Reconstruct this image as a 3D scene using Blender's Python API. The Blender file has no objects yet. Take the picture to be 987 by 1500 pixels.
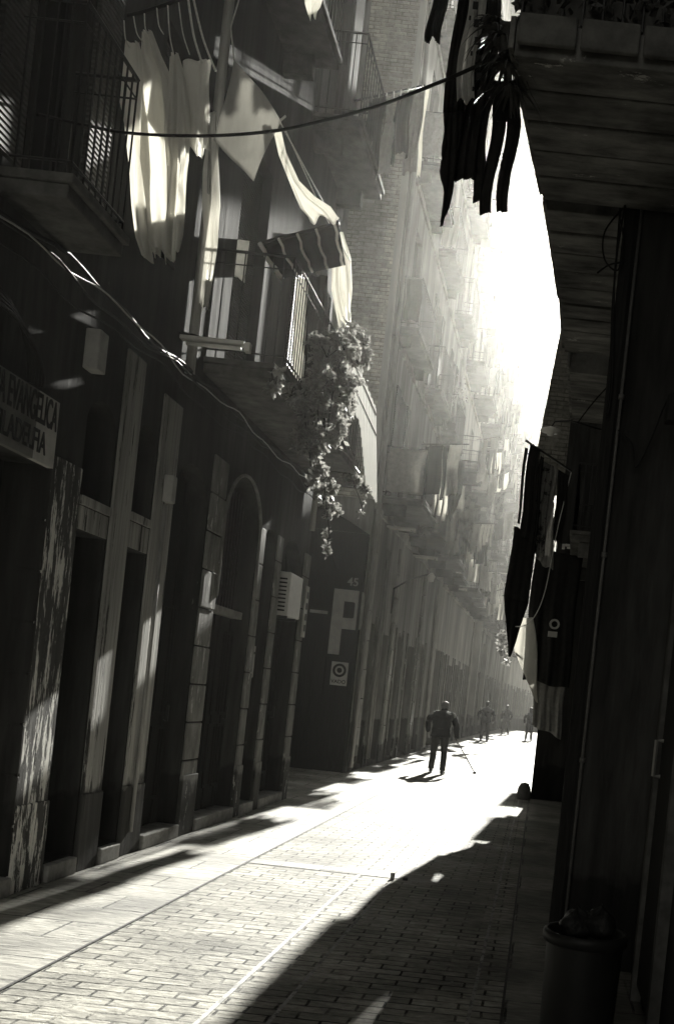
import bpy, math, random
from mathutils import Vector, Matrix
R_ = random.Random(7)
PI = math.pi
sc = bpy.context.scene
col = sc.collection

# ------------------------------------------------------------------ camera
F = 1500.0; VX, VY = 790.0, 1040.0; EYE = 1.6
SN, CS = math.sin(math.radians(6.1)), math.cos(math.radians(6.1))
def at(px, py, Y):
    """point of the photograph's pixel (987x1500) at depth Y"""
    dx, dy = px - VX, py - VY
    return Vector(((CS*dx + SN*dy) * Y / F, Y, EYE + (SN*dx - CS*dy) * Y / F))
cam_d = bpy.data.cameras.new('camera'); cam = bpy.data.objects.new('camera', cam_d); col.objects.link(cam)
cam_d.sensor_fit = 'VERTICAL'; cam_d.sensor_height = 36; cam_d.sensor_width = 36*987/1500.; cam_d.lens = 36
cam_d.shift_x = -(VX-493.5)/1500; cam_d.shift_y = (VY-750)/1500
cam_d.clip_start = .05; cam_d.clip_end = 2000
cx = Vector((CS, 0, SN)); cy = Vector((-SN, 0, CS)); cz = Vector((0, -1, 0))
cam.matrix_world = Matrix(((cx.x, cy.x, cz.x, 0), (cx.y, cy.y, cz.y, 0), (cx.z, cy.z, cz.z, EYE), (0, 0, 0, 1)))
sc.camera = cam

# ------------------------------------------------------------------ materials
TINT = (1.0, .985, .925)
def grey(v): return (v*TINT[0], v*TINT[1], v*TINT[2], 1)
class NT:
    def __init__(s, m): s.t = m.node_tree; s.n = s.t.nodes; s.l = s.t.links
    def add(s, ty, **k):
        n = s.n.new(ty)
        for a, v in k.items():
            if a.startswith('i_'): n.inputs[a[2:].replace('_', ' ')].default_value = v
            else: setattr(n, a, v)
        return n
    def link(s, a, b): s.l.new(a, b)
def mat(name, c, rough=.85, var=.35, scale=5, stretch=(1, 1, 1), bump=.25, chips=None, brick=None, metal=0, spec=.12, trans=0, stain=0, dirt=None, wave=None):
    m = bpy.data.materials.new(name); m.use_nodes = True
    t = NT(m); b = t.n['Principled BSDF']
    b.inputs['Roughness'].default_value = rough; b.inputs['Metallic'].default_value = metal
    b.inputs['Specular IOR Level'].default_value = spec
    tc = t.add('ShaderNodeTexCoord'); mp = t.add('ShaderNodeMapping'); mp.inputs['Scale'].default_value = stretch
    t.link(tc.outputs['Object'], mp.inputs['Vector'])
    nz = t.add('ShaderNodeTexNoise', i_Scale=scale, i_Detail=8.0, i_Roughness=.65); t.link(mp.outputs[0], nz.inputs['Vector'])
    cr = t.add('ShaderNodeValToRGB'); e = cr.color_ramp.elements
    e[0].position = .3; e[1].position = .72
    e[0].color = grey(c*(1-var)); e[1].color = grey(c*(1+var)); t.link(nz.outputs[0], cr.inputs[0])
    colr = cr.outputs[0]; hgt = nz.outputs[0]
    if stain:
        n2 = t.add('ShaderNodeTexNoise', i_Scale=.9, i_Detail=5.0); m2 = t.add('ShaderNodeMapping'); m2.inputs['Scale'].default_value = (1.5, 1.5, .35)
        t.link(tc.outputs['Object'], m2.inputs['Vector']); t.link(m2.outputs[0], n2.inputs['Vector'])
        r2 = t.add('ShaderNodeMapRange'); r2.inputs['From Min'].default_value = .35; r2.inputs['From Max'].default_value = .65
        r2.inputs['To Min'].default_value = 1-stain; r2.inputs['To Max'].default_value = 1+stain*.5
        t.link(n2.outputs[0], r2.inputs['Value'])
        mx = t.add('ShaderNodeMix', data_type='RGBA', blend_type='MULTIPLY'); mx.inputs[0].default_value = 1
        t.link(colr, mx.inputs[6]); t.link(r2.outputs[0], mx.inputs[7]); colr = mx.outputs[2]
    if brick:
        bw, bh, mort, mc, plane = brick
        br = t.add('ShaderNodeTexBrick', i_Scale=1.0, i_Brick_Width=bw, i_Row_Height=bh, i_Mortar_Size=mort, i_Mortar_Smooth=.2)
        br.inputs['Color1'].default_value = grey(.8); br.inputs['Color2'].default_value = grey(1.2); br.inputs['Mortar'].default_value = grey(1.0)
        nd = t.add('ShaderNodeTexNoise', i_Scale=9.0, i_Detail=3.0); t.link(tc.outputs['Object'], nd.inputs['Vector'])
        vm = t.add('ShaderNodeVectorMath', operation='MULTIPLY_ADD'); vm.inputs[1].default_value = (.02,)*3
        sp = t.add('ShaderNodeSeparateXYZ'); cb = t.add('ShaderNodeCombineXYZ'); t.link(tc.outputs['Object'], sp.inputs[0])
        t.link(sp.outputs[plane[0]], cb.inputs[0]); t.link(sp.outputs[plane[1]], cb.inputs[1])
        t.link(nd.outputs['Color'], vm.inputs[0]); t.link(cb.outputs[0], vm.inputs[2]); t.link(vm.outputs[0], br.inputs['Vector'])
        mx = t.add('ShaderNodeMix', data_type='RGBA', blend_type='MULTIPLY'); mx.inputs[0].default_value = 1
        t.link(colr, mx.inputs[6]); t.link(br.outputs['Color'], mx.inputs[7]); colr = mx.outputs[2]
        wn = t.add('ShaderNodeTexNoise', i_Scale=2.3, i_Detail=6.0, i_Roughness=.7); t.link(tc.outputs['Object'], wn.inputs['Vector'])
        wr = t.add('ShaderNodeMapRange'); wr.inputs['From Min'].default_value = .38; wr.inputs['From Max'].default_value = .56; wr.inputs['To Min'].default_value = .15; t.link(wn.outputs[0], wr.inputs['Value'])
        mf = t.add('ShaderNodeMath', operation='MULTIPLY'); t.link(br.outputs['Fac'], mf.inputs[0]); t.link(wr.outputs[0], mf.inputs[1])
        mj = t.add('ShaderNodeMix', data_type='RGBA', blend_type='MULTIPLY'); t.link(mf.outputs[0], mj.inputs[0]); t.link(colr, mj.inputs[6]); mj.inputs[7].default_value = grey(mc); colr = mj.outputs[2]
        ma = t.add('ShaderNodeMath', operation='MULTIPLY_ADD'); ma.inputs[1].default_value = -1.4
        t.link(mf.outputs[0], ma.inputs[0]); t.link(nz.outputs[0], ma.inputs[2]); hgt = ma.outputs[0]
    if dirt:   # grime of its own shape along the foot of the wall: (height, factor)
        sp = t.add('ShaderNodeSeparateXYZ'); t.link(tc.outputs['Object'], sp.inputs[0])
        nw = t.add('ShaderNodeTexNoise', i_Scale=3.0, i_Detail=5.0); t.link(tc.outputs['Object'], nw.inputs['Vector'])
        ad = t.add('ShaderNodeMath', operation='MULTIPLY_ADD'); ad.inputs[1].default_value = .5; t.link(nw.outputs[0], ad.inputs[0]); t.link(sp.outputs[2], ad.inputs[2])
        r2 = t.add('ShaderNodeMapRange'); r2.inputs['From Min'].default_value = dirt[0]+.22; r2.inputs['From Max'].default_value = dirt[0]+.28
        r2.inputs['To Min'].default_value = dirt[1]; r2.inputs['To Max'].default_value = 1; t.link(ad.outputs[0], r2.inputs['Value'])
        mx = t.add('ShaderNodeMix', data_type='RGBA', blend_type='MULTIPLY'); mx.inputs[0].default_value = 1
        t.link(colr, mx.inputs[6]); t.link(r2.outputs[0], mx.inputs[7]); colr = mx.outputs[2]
    if chips:  # (colour, threshold, scale, stretch)
        cc, th, cs, st = chips
        n3 = t.add('ShaderNodeTexNoise', i_Scale=cs, i_Detail=10.0, i_Roughness=.75); m3 = t.add('ShaderNodeMapping'); m3.inputs['Scale'].default_value = st
        t.link(tc.outputs['Object'], m3.inputs['Vector']); t.link(m3.outputs[0], n3.inputs['Vector'])
        r3 = t.add('ShaderNodeMapRange'); r3.inputs['From Min'].default_value = th; r3.inputs['From Max'].default_value = th+.02
        t.link(n3.outputs[0], r3.inputs['Value'])
        mx = t.add('ShaderNodeMix', data_type='RGBA'); t.link(r3.outputs[0], mx.inputs[0]); t.link(colr, mx.inputs[6]); mx.inputs[7].default_value = grey(cc); colr = mx.outputs[2]
        ma = t.add('ShaderNodeMath', operation='MULTIPLY_ADD'); ma.inputs[1].default_value = .8
        t.link(r3.outputs[0], ma.inputs[0]); t.link(hgt, ma.inputs[2]); hgt = ma.outputs[0]
    if wave:   # horizontal ribs of a roller shutter / louvres: (scale, axis)
        wv = t.add('ShaderNodeTexWave', wave_type='BANDS', bands_direction=wave[1]); wv.inputs['Scale'].default_value = wave[0]
        t.link(tc.outputs['Object'], wv.inputs['Vector']); hgt = wv.outputs['Fac']
    t.link(colr, b.inputs['Base Color'])
    if bump:
        bp = t.add('ShaderNodeBump', i_Strength=bump, i_Distance=.02); t.link(hgt, bp.inputs['Height']); t.link(bp.outputs[0], b.inputs['Normal'])
    if trans:
        tr = t.add('ShaderNodeBsdfTranslucent'); t.link(colr, tr.inputs['Color'])
        ms = t.add('ShaderNodeMixShader'); ms.inputs[0].default_value = trans
        out = t.n['Material Output']; t.link(b.outputs[0], ms.inputs[1]); t.link(tr.outputs[0], ms.inputs[2]); t.link(ms.outputs[0], out.inputs['Surface'])
    return m
VS = (1, 1, .12)
M = {
 'paving': mat('paving', .27, .75, .5, 16, (.8, 1.6, 1), bump=.7, brick=(.25, .105, .008, .05, (0, 1)), stain=.4, spec=.08, chips=(.06, .625, 3.2, (.8, 2.6, 1))),
 'slabs': mat('paving slabs', .26, .75, .5, 10, (.6, 2.2, 1), bump=.6, brick=(.6, .42, .009, .08, (0, 1)), stain=.45, spec=.2, chips=(.05, .62, 2.2, (.6, 2.5, 1))),
 'slabs_long': mat('long kerb slabs', .2, .7, .5, 12, (.6, 2.2, 1), bump=.5, brick=(1.4, .7, .008, .08, (0, 1)), stain=.45, spec=.2),
 'gutter': mat('gutter stone', .26, .7, .35, 12, bump=.2, spec=.25, chips=(.1, .52, 5, (1, 1, 1))),
 'joint': mat('tar joint', .035, .6, .4, 30),
 'iron_drain': mat('drain iron', .06, .5, .3, 20),
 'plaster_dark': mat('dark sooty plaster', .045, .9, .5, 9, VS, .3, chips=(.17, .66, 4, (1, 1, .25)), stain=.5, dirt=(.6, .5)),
 'pier_peel': mat('peeling paint on pillar', .07, .85, .5, 12, VS, .5, chips=(.75, .52, 9, (1.8, 1.8, .22))),
 'pier_pale': mat('pale streaked plaster pillar', .4, .85, .4, 12, (1.6, 1.6, .06), .4, stain=.4, chips=(.05, .57, 6, (2, 2, .14)), dirt=(.62, .16)),
 'pier_stone': mat('old stone pillar', .2, .85, .45, 11, (1, 1, .3), .5, chips=(.5, .6, 9, (1.3, 1.3, .3)), dirt=(.5, .3)),
 'pillar_light': mat('cream stone blocks', .36, .85, .35, 9, (1, 1, .4), .4, stain=.4, dirt=(.5, .4)),
 'plaster_mid': mat('weathered plaster', .3, .9, .35, 6, VS, .3, stain=.45, dirt=(1.0, .4)),
 'plaster_light': mat('light lime plaster', .42, .9, .25, 5, VS, .25, stain=.35, dirt=(1.0, .6)),
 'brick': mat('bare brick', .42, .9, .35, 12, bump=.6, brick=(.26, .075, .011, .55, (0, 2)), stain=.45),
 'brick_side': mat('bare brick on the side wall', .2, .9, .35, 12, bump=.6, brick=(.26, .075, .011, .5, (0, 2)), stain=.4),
 'soffit': mat('stained soffit boards', .15, .8, .75, 3.2, (.8, 2.6, 1), .5, chips=(.42, .62, 2.6, (.9, 2.6, 1)), stain=.5),
 'slab': mat('sooty concrete', .10, .85, .5, 6, bump=.4, stain=.3),
 'slab_edge': mat('stone balcony edge', .3, .8, .35, 9, bump=.3),
 'wood_dark': mat('dark wooden door', .022, .8, .4, 14, (6, 6, .5), .3),
 'shutter': mat('louvred wooden shutter', .07, .7, .3, 10, bump=.8, wave=(9, 'Z')),
 'roller': mat('ribbed roller shutter', .3, .5, .2, 6, bump=1, wave=(6, 'Z'), metal=.2),
 'gate': mat('dark painted gate', .02, .8, .4, 9, (8, 8, .4), .25),
 'gate_sign': mat('pale grey paint', .36, .7, .2, 8),
 'iron': mat('black wrought iron', .02, .45, .3, 30, metal=.4, spec=.5),
 'cable': mat('black cable sheath', .012, .6, .3, 40, bump=.3, spec=.15),
 'cane_grey': mat('grey enamelled cane', .12, .5, .2, 40),
 'rope': mat('white line', .6, .6, .2, 40),
 'pipe': mat('grey painted pipe', .3, .45, .3, 20, (1, 1, .2), metal=.1, spec=.5),
 'white_cloth': mat('white cotton', .8, .85, .06, 9, (2.2, 2.2, .5), bump=.55, trans=.5),
 'kite_cloth': mat('grey white cotton', .5, .9, .1, 9, (2.2, 2.2, .5), bump=.55, trans=.45),
 'sheer_cloth': mat('thin white nylon', .82, .6, .06, 9, (2.2, 2.2, .5), bump=.55, trans=.6),
 'grey_cloth': mat('grey cotton', .3, .9, .2, 14, bump=.15, trans=.3),
 'mid_cloth': mat('faded cloth', .45, .9, .2, 14, bump=.15, trans=.4),
 'awning_cloth': mat('dark awning cloth', .05, .9, .2, 14, bump=.15, trans=.3),
 'glow_cord': mat('thick white cord', .85, .8, .05, 40, bump=.1, trans=.5),
 'dark_cloth': mat('black cloth', .018, .9, .3, 14, bump=.15),
 'pattern_cloth': mat('printed cloth', .2, .9, .2, 14, bump=.1, trans=.3, chips=(.03, .52, 7, (1, 1, 1))),
 'jacket': mat('dark jacket wool', .012, .9, .3, 40, bump=.2),
 'trousers': mat('dark trousers', .035, .9, .3, 40, bump=.2),
 'skin': mat('skin', .35, .55, .1, 30, bump=.05),
 'hair': mat('grey hair', .22, .6, .3, 60, bump=.3),
 'hair_dark': mat('dark hair', .03, .5, .3, 60, bump=.3),
 'leather': mat('black shoe leather', .02, .35, .2, 30, spec=.5),
 'white_plastic': mat('white enamel', .6, .4, .12, 12, bump=.05, spec=.5),
 'tube': mat('unlit fluorescent tube', .8, .2, .03, 5, bump=0, spec=.5),
 'sign_white': mat('yellowed sign board', .5, .6, .3, 5, bump=.1, stain=.3),
 'sign_grey': mat('grimy sign board', .2, .7, .3, 5, bump=.1, stain=.3),
 'letter': mat('black lettering', .02, .6, .2, 20),
 'leaf': mat('leaves', .2, .3, .5, 20, bump=.1, trans=.55, spec=.5),
 'leaf_dark': mat('dark leaves', .05, .5, .4, 20, bump=.1, trans=.2, spec=.4),
 'terracotta': mat('clay pot', .06, .8, .2, 20),
 'glass': mat('dark window glass', .02, .08, .1, 3, bump=.02, spec=.6),
 'frame_pale': mat('pale window frame', .4, .7, .2, 8),
 'bin': mat('black plastic bin', .012, .5, .2, 10, bump=.1, spec=.2),
 'bag': mat('black bin bag', .01, .4, .2, 16, bump=.8, spec=.25),
 'reed': mat('pale slatted screen', .8, .8, .1, 10, (8, 8, .3), bump=.3, trans=.6),
 'box_grey': mat('grey meter box', .35, .6, .2, 10, bump=.1),
 'chrome': mat('light metal', .5, .3, .1, 10, metal=.8, bump=0),
}

# ------------------------------------------------------------------ object helpers
ROOT = {}
def tag(o, label=None, cat=None, group=None, kind=None):
    if label: o['label'] = label
    if cat: o['category'] = cat
    if group: o['group'] = group
    if kind: o['kind'] = kind
    return o
def empty(name, loc, label, cat, group=None):
    o = bpy.data.objects.new(name, None); o.empty_display_size = .2; col.objects.link(o); o.location = loc
    ROOT[o.name] = Vector(loc); return tag(o, label, cat, group)
class MB:
    def __init__(s): s.v = []; s.f = []
    def quad(s, a, b, c, d): s.poly([a, b, c, d])
    def poly(s, pts):
        i = len(s.v); s.v += [Vector(p) for p in pts]; s.f.append(tuple(range(i, i+len(pts))))
    def hexa(s, p):   # p: 4 bottom + 4 top
        i = len(s.v); s.v += [Vector(q) for q in p]
        for f in ((3, 2, 1, 0), (4, 5, 6, 7), (0, 1, 5, 4), (1, 2, 6, 5), (2, 3, 7, 6), (3, 0, 4, 7)): s.f.append(tuple(i+k for k in f))
        return s
    def box(s, x0, x1, y0, y1, z0, z1):
        return s.hexa([(x0, y0, z0), (x1, y0, z0), (x1, y1, z0), (x0, y1, z0), (x0, y0, z1), (x1, y0, z1), (x1, y1, z1), (x0, y1, z1)])
    def prism(s, pts, z0, z1):
        n = len(pts); i = len(s.v)
        s.v += [Vector((p[0], p[1], z0)) for p in pts] + [Vector((p[0], p[1], z1)) for p in pts]
        s.f.append(tuple(i+n-1-k for k in range(n))); s.f.append(tuple(i+n+k for k in range(n)))
        for k in range(n): s.f.append((i+k, i+(k+1) % n, i+n+(k+1) % n, i+n+k))
        return s
    def tube(s, pts, r, n=8, caps=True):
        pts = [Vector(p) for p in pts]; rs = r if isinstance(r, (list, tuple)) else [r]*len(pts)
        i0 = len(s.v); up0 = None
        for k, p in enumerate(pts):
            d = (pts[min(k+1, len(pts)-1)] - pts[max(k-1, 0)]).normalized()
            if up0 is None: up0 = Vector((0, 0, 1)) if abs(d.z) < .9 else Vector((1, 0, 0))
            a = d.cross(up0); a = a.normalized() if a.length > 1e-5 else Vector((1, 0, 0)); b = a.cross(d).normalized(); up0 = b
            for j in range(n):
                w = 2*PI*j/n; s.v.append(p + (a*math.cos(w) + b*math.sin(w))*rs[k])
        for k in range(len(pts)-1):
            for j in range(n):
                a = i0+k*n+j; b = i0+k*n+(j+1) % n; s.f.append((a, b, b+n, a+n))
        if caps:
            s.f.append(tuple(i0+j for j in range(n-1, -1, -1))); e = i0+(len(pts)-1)*n; s.f.append(tuple(e+j for j in range(n)))
        return s
    def lathe(s, c, prof, n=20):
        """prof: [(r,z)] from bottom up"""
        c = Vector(c); i0 = len(s.v)
        for r, z in prof:
            for j in range(n): w = 2*PI*j/n; s.v.append(c + Vector((r*math.cos(w), r*math.sin(w), z)))
        for k in range(len(prof)-1):
            for j in range(n): a = i0+k*n+j; b = i0+k*n+(j+1) % n; s.f.append((a, b, b+n, a+n))
        return s
    def leaf(s, p, size, rnd):
        d = Vector((rnd.gauss(0, 1), rnd.gauss(0, 1), rnd.gauss(-.3, .8))).normalized()
        w = d.cross(Vector((rnd.gauss(0, 1), rnd.gauss(0, 1), rnd.gauss(0, 1)))).normalized()
        nrm = d.cross(w)
        p = Vector(p); l = size*rnd.uniform(.7, 1.3); ww = l*.28
        i = len(s.v)
        s.v += [p, p + d*l*.5 + w*ww + nrm*l*.08, p + d*l, p + d*l*.5 - w*ww + nrm*l*.08, p + d*l*.5]
        s.f += [(i, i+1, i+4), (i+1, i+2, i+4), (i+2, i+3, i+4), (i+3, i, i+4)]
    def build(s, name, m, parent=None, smooth=False, bevel=0):
        off = Vector((0, 0, 0)); q = parent
        if parent is not None:
            off = ROOT.get(parent.name, off); ROOT_loc = off
        me = bpy.data.meshes.new(name); me.from_pydata([tuple(v-off) for v in s.v], [], s.f); me.update()
        me.materials.append(M[m] if isinstance(m, str) else m)
        o = bpy.data.objects.new(name, me); col.objects.link(o)
        if parent is not None: o.parent = parent
        ROOT[o.name] = off
        if smooth:
            for p in me.polygons: p.use_smooth = True
        if bevel:
            b = o.modifiers.new('Bevel', 'BEVEL'); b.width = bevel; b.segments = 2; b.limit_method = 'ANGLE'
        return o
def text(s, size, mname, parent, P, right, up, ext=.004, name='lettering', align='CENTER', sx=1.0):
    c = bpy.data.curves.new(name, 'FONT'); c.body = s; c.size = size; c.extrude = ext; c.align_x = align; c.align_y = 'CENTER'; c.offset = size*.012
    t = bpy.data.objects.new(name, c); dg = None
    t_me = bpy.data.meshes.new_from_object(t)
    bpy.data.objects.remove(t)
    right = Vector(right).normalized(); up = Vector(up).normalized(); nn = right.cross(up)
    b = MB(); b.v = [Vector(P) + right*v.co.x*sx + up*v.co.y + nn*v.co.z for v in t_me.vertices]; b.f = [tuple(p.vertices) for p in t_me.polygons]
    return b.build(name, mname, parent)

class Fac:
    """a facade: s along the wall (away from the camera), n out over the street"""
    def __init__(s, p0, p1, side):
        s.o = Vector((p0[0], p0[1], 0)); d = Vector((p1[0]-p0[0], p1[1]-p0[1], 0)); s.len = d.length; s.d = d.normalized()
        s.n = Vector((s.d.y, -s.d.x, 0)) if side == 'L' else Vector((-s.d.y, s.d.x, 0))
    def p(s, a, n, z): return s.o + s.d*a + s.n*n + Vector((0, 0, z))
    def box(s, mb, a0, a1, n0, n1, z0, z1):
        return mb.hexa([s.p(a0, n0, z0), s.p(a1, n0, z0), s.p(a1, n1, z0), s.p(a0, n1, z0), s.p(a0, n0, z1), s.p(a1, n0, z1), s.p(a1, n1, z1), s.p(a0, n1, z1)])
    def wall(s, mb, a0, a1, z0, z1, ops, t=.35, back=7):
        """ops: (sa, sb, za, zb, rise) openings, rise = height of a round head"""
        As = sorted({a0, a1} | {o[0] for o in ops} | {o[1] for o in ops}); Zs = sorted({z0, z1} | {o[2] for o in ops} | {o[3] for o in ops})
        As = [a for a in As if a0 <= a <= a1]
        for i in range(len(As)-1):
            am = (As[i]+As[i+1])/2; start = None
            spans = sorted((o[2], o[3]) for o in ops if o[0] < am < o[1])
            zc = z0
            for za, zb in spans + [(z1, z1)]:
                if za > zc: mb.quad(s.p(As[i], 0, zc), s.p(As[i+1], 0, zc), s.p(As[i+1], 0, za), s.p(As[i], 0, za))
                zc = max(zc, zb)
        for sa, sb, za, zb, rise in ops:
            zs = zb - rise
            for a in (sa, sb): mb.quad(s.p(a, 0, za), s.p(a, -t, za), s.p(a, -t, zs), s.p(a, 0, zs))
            mb.quad(s.p(sa, 0, za), s.p(sb, 0, za), s.p(sb, -t, za), s.p(sa, -t, za))
            if rise:
                N = 14; arc = []
                for k in range(N+1):
                    w = PI*k/N; arc.append((sa+(sb-sa)*(1-math.cos(w))/2, zs+rise*math.sin(w)))
                for k in range(N):
                    (y0, q0), (y1, q1) = arc[k], arc[k+1]
                    mb.quad(s.p(y0, 0, q0), s.p(y1, 0, q1), s.p(y1, 0, zb), s.p(y0, 0, zb))
                    mb.quad(s.p(y0, 0, q0), s.p(y1, 0, q1), s.p(y1, -t, q1), s.p(y0, -t, q0))
            else: mb.quad(s.p(sa, 0, zb), s.p(sb, 0, zb), s.p(sb, -t, zb), s.p(sa, -t, zb))
        s.box(mb, a0, a1, -t, -back, z0-.3, z1)
        for a in (a0, a1): mb.quad(s.p(a, 0, z0), s.p(a, -t, z0), s.p(a, -t, z1), s.p(a, 0, z1))
        mb.quad(s.p(a0, 0, z1), s.p(a1, 0, z1), s.p(a1, -t, z1), s.p(a0, -t, z1))
        return mb

def balcony(fac, a0, a1, z, dep, parent, bars=.11, mslab='slab', thick=.14, corbel=True, h=1.0, n0=0.0):
    mb = MB(); fac.box(mb, a0, a1, n0-.05, dep, z, z+thick*.6); fac.box(mb, a0-.02, a1+.02, n0-.05, dep+.03, z+thick*.6+.002, z+thick)
    if corbel:
        for a in (a0+.12, a1-.24): fac.box(mb, a, a+.12, n0-.02, dep*.6, z-.22, z-.002)
    b = mb.build('balcony', mslab, parent, bevel=.008)
    r = MB(); zt = z+thick+h; r_ = .007
    def seg(p, q):
        r.tube([p, q], r_, 5)
    path = [(a0+.02, n0), (a0+.02, dep-.01), (a1-.02, dep-.01), (a1-.02, n0)]
    for (s0, m0), (s1, m1) in zip(path[:-1], path[1:]):
        L = math.hypot(s1-s0, m1-m0); n = max(1, int(L/bars))
        for zz, rr in ((zt, .014), (z+thick+.08, .009), (zt-.12, .006)):
            r.tube([fac.p(s0, m0, zz), fac.p(s1, m1, zz)], rr, 6)
        for k in range(n+1):
            u = k/n; p0 = fac.p(s0+(s1-s0)*u, m0+(m1-m0)*u, z+thick); seg(p0, p0+Vector((0, 0, h)))
    r.build('railing', 'iron', b)
    return b

def french_window(fac, a0, a1, z0, z1, parent, rec=.14, shut='shutter', opened=False, light=False):
    f = MB()
    for (b0, b1, c0, c1) in ((a0, a0+.06, z0, z1), (a1-.06, a1, z0, z1), ((a0+a1)/2-.03, (a0+a1)/2+.03, z0, z1-.061), (a0+.061, a1-.061, z1-.06, z1)):
        fac.box(f, b0, b1, -rec-.05, -rec, c0, c1)
    w = f.build('window', 'frame_pale' if light else 'wood_dark', parent)
    g = MB(); fac.box(g, a0+.06, a1-.06, -rec-.04, -rec-.02, z0, z1-.06); g.build('pane', 'glass', w)
    if opened:
        for a, sgn in ((a0, -1), (a1, 1)):
            q = MB(); e = a+sgn*(a1-a0)*.42; fac.box(q, min(a, e), max(a, e), .012, .045, z0+.05, z1); q.build('shutter', shut, w)
    elif shut:
        q = MB(); fac.box(q, a0+.02, a1-.02, -rec+.01, -rec+.04, z0+.02, z1-.01); q.build('shutter', shut, w)
    return w

# ------------------------------------------------------------------ cloth
def garment(kind, A, B, drop, m, label, group=None, cat=None, fold=.03, seed=0, name=None, lean=0.0, parent=None):
    rnd = random.Random(seed*17+3); A = Vector(A); B = Vector(B); W = B-A; w = W.length; wd = W.normalized(); nn = wd.cross(Vector((0, 0, 1))).normalized()
    ph = [rnd.uniform(0, 6.28) for _ in range(6)]; fr = [rnd.uniform(2, 4), rnd.uniform(5, 8)]
    mb = MB()
    def panel(u0, u1, v0, v1, taper=(1, 1), du=0.0, nu=12, nv=14, ragged=0.0, off=0.0):
        i0 = len(mb.v)
        for j in range(nv+1):
            v = v0+(v1-v0)*j/nv; k = j/nv
            tp = taper[0]+(taper[1]-taper[0])*k
            for i in range(nu+1):
                u = i/nu; uc = (u0+u1)/2+(u-.5)*(u1-u0)*tp+du*k
                amp = fold*(.25+.9*v)
                f = amp*(math.sin(fr[0]*uc*6.28+ph[0]+v*1.3)+.5*math.sin(fr[1]*uc*6.28+ph[1]-v*2)+.3*math.sin(11*uc+ph[2]+4*v))
                sag = .03*math.sin(u*PI)*w*(1-v)
                rg = ragged*math.sin(9*uc+ph[3])*(1 if j == nv else 0)
                p = A+wd*(uc*w)+nn*(f+off+lean*v)-Vector((0, 0, drop*v+sag+rg)) + Vector((0, 0, (B-A).z*0))
                p += wd*(.015*math.sin(v*7+ph[4]))
                mb.v.append(p)
        for j in range(nv):
            for i in range(nu):
                a = i0+j*(nu+1)+i; mb.f.append((a, a+1, a+nu+2, a+nu+1))
    if kind == 'shirt':
        panel(.2, .8, 0, .8, (1.0, 1.05)); panel(.0, .2, .02, .95, (.9, .8), -.02, nu=5); panel(.8, 1, .02, .9, (.9, .8), .03, nu=5, off=.01)
    elif kind == 'trousers':
        panel(0, 1, 0, .3, (1, 1.05)); panel(-.02, .5, .3, 1, (1, .72), -.05, nu=7); panel(.5, 1.02, .3, 1, (1, .72), .05, nu=7, off=.015)
    elif kind == 'dress':
        panel(.25, .75, 0, .35, (.8, .8)); panel(.05, .95, .35, 1, (.55, 1.1), ragged=.03)
    elif kind == 'sheet': panel(0, 1, 0, 1, (1, 1), nu=26, nv=20, ragged=.02)
    elif kind == 'rags':
        for k in range(4): panel(k*.25, k*.25+.22, 0, rnd.uniform(.6, 1), (1, .7), rnd.uniform(-.05, .05), nu=4, off=.01*k)
    elif kind == 'socks':
        for k in range(3): panel(k*.33, k*.33+.2, 0, rnd.uniform(.7, 1), (1, 1.1), rnd.uniform(-.05, .05), nu=3)
    elif kind == 'coat':
        panel(.1, .9, 0, .9, (.75, 1.0), nu=16); panel(-.05, .12, .05, .8, (1, .8), -.04, nu=5); panel(.86, 1.05, .05, 1, (1, .8), .03, nu=5, off=-.01)
    elif kind == 'point': # hung by one corner, ends in a point
        panel(0, 1, 0, .55, (.9, 1)); panel(0, 1, .55, 1, (1, .08), -.1)
    names = {'shirt': 'shirt', 'trousers': 'trousers', 'dress': 'dress', 'sheet': 'bed_sheet', 'rags': 'cleaning_cloths', 'socks': 'socks', 'coat': 'coat', 'point': 'shawl'}
    o = mb.build(name or names[kind], m, parent, smooth=True)
    sd = o.modifiers.new('Solidify', 'SOLIDIFY'); sd.thickness = .004
    if parent is None: tag(o, label, cat or names[kind].replace('_', ' '), group)
    return o
def cable(name, pts, r, m, label, cat, group=None, sag=None, n=6, wob=0.0, seed=1):
    rnd = random.Random(seed); P = [Vector(p) for p in pts]
    if sag is not None and len(P) == 2:
        a, b = P; P = [a.lerp(b, k/30)-Vector((0, 0, sag*4*(k/30)*(1-k/30))) for k in range(31)]
    if wob: P = [p+Vector((rnd.gauss(0, wob), 0, rnd.gauss(0, wob))) for p in P]
    o = MB().tube(P, r, n).build(name, m, None, smooth=True)
    return tag(o, label, cat, group)
def smoothpath(pts, n=10):
    P = [Vector(p) for p in pts]; P = [P[0]]+P+[P[-1]]; out = []
    for i in range(1, len(P)-2):
        for k in range(n):
            t = k/n; a, b, c, d = P[i-1:i+3]
            out.append(.5*((2*b)+(c-a)*t+(2*a-5*b+4*c-d)*t*t+(3*b-a-3*c+d)*t**3))
    return out+[P[-2]]

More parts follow.
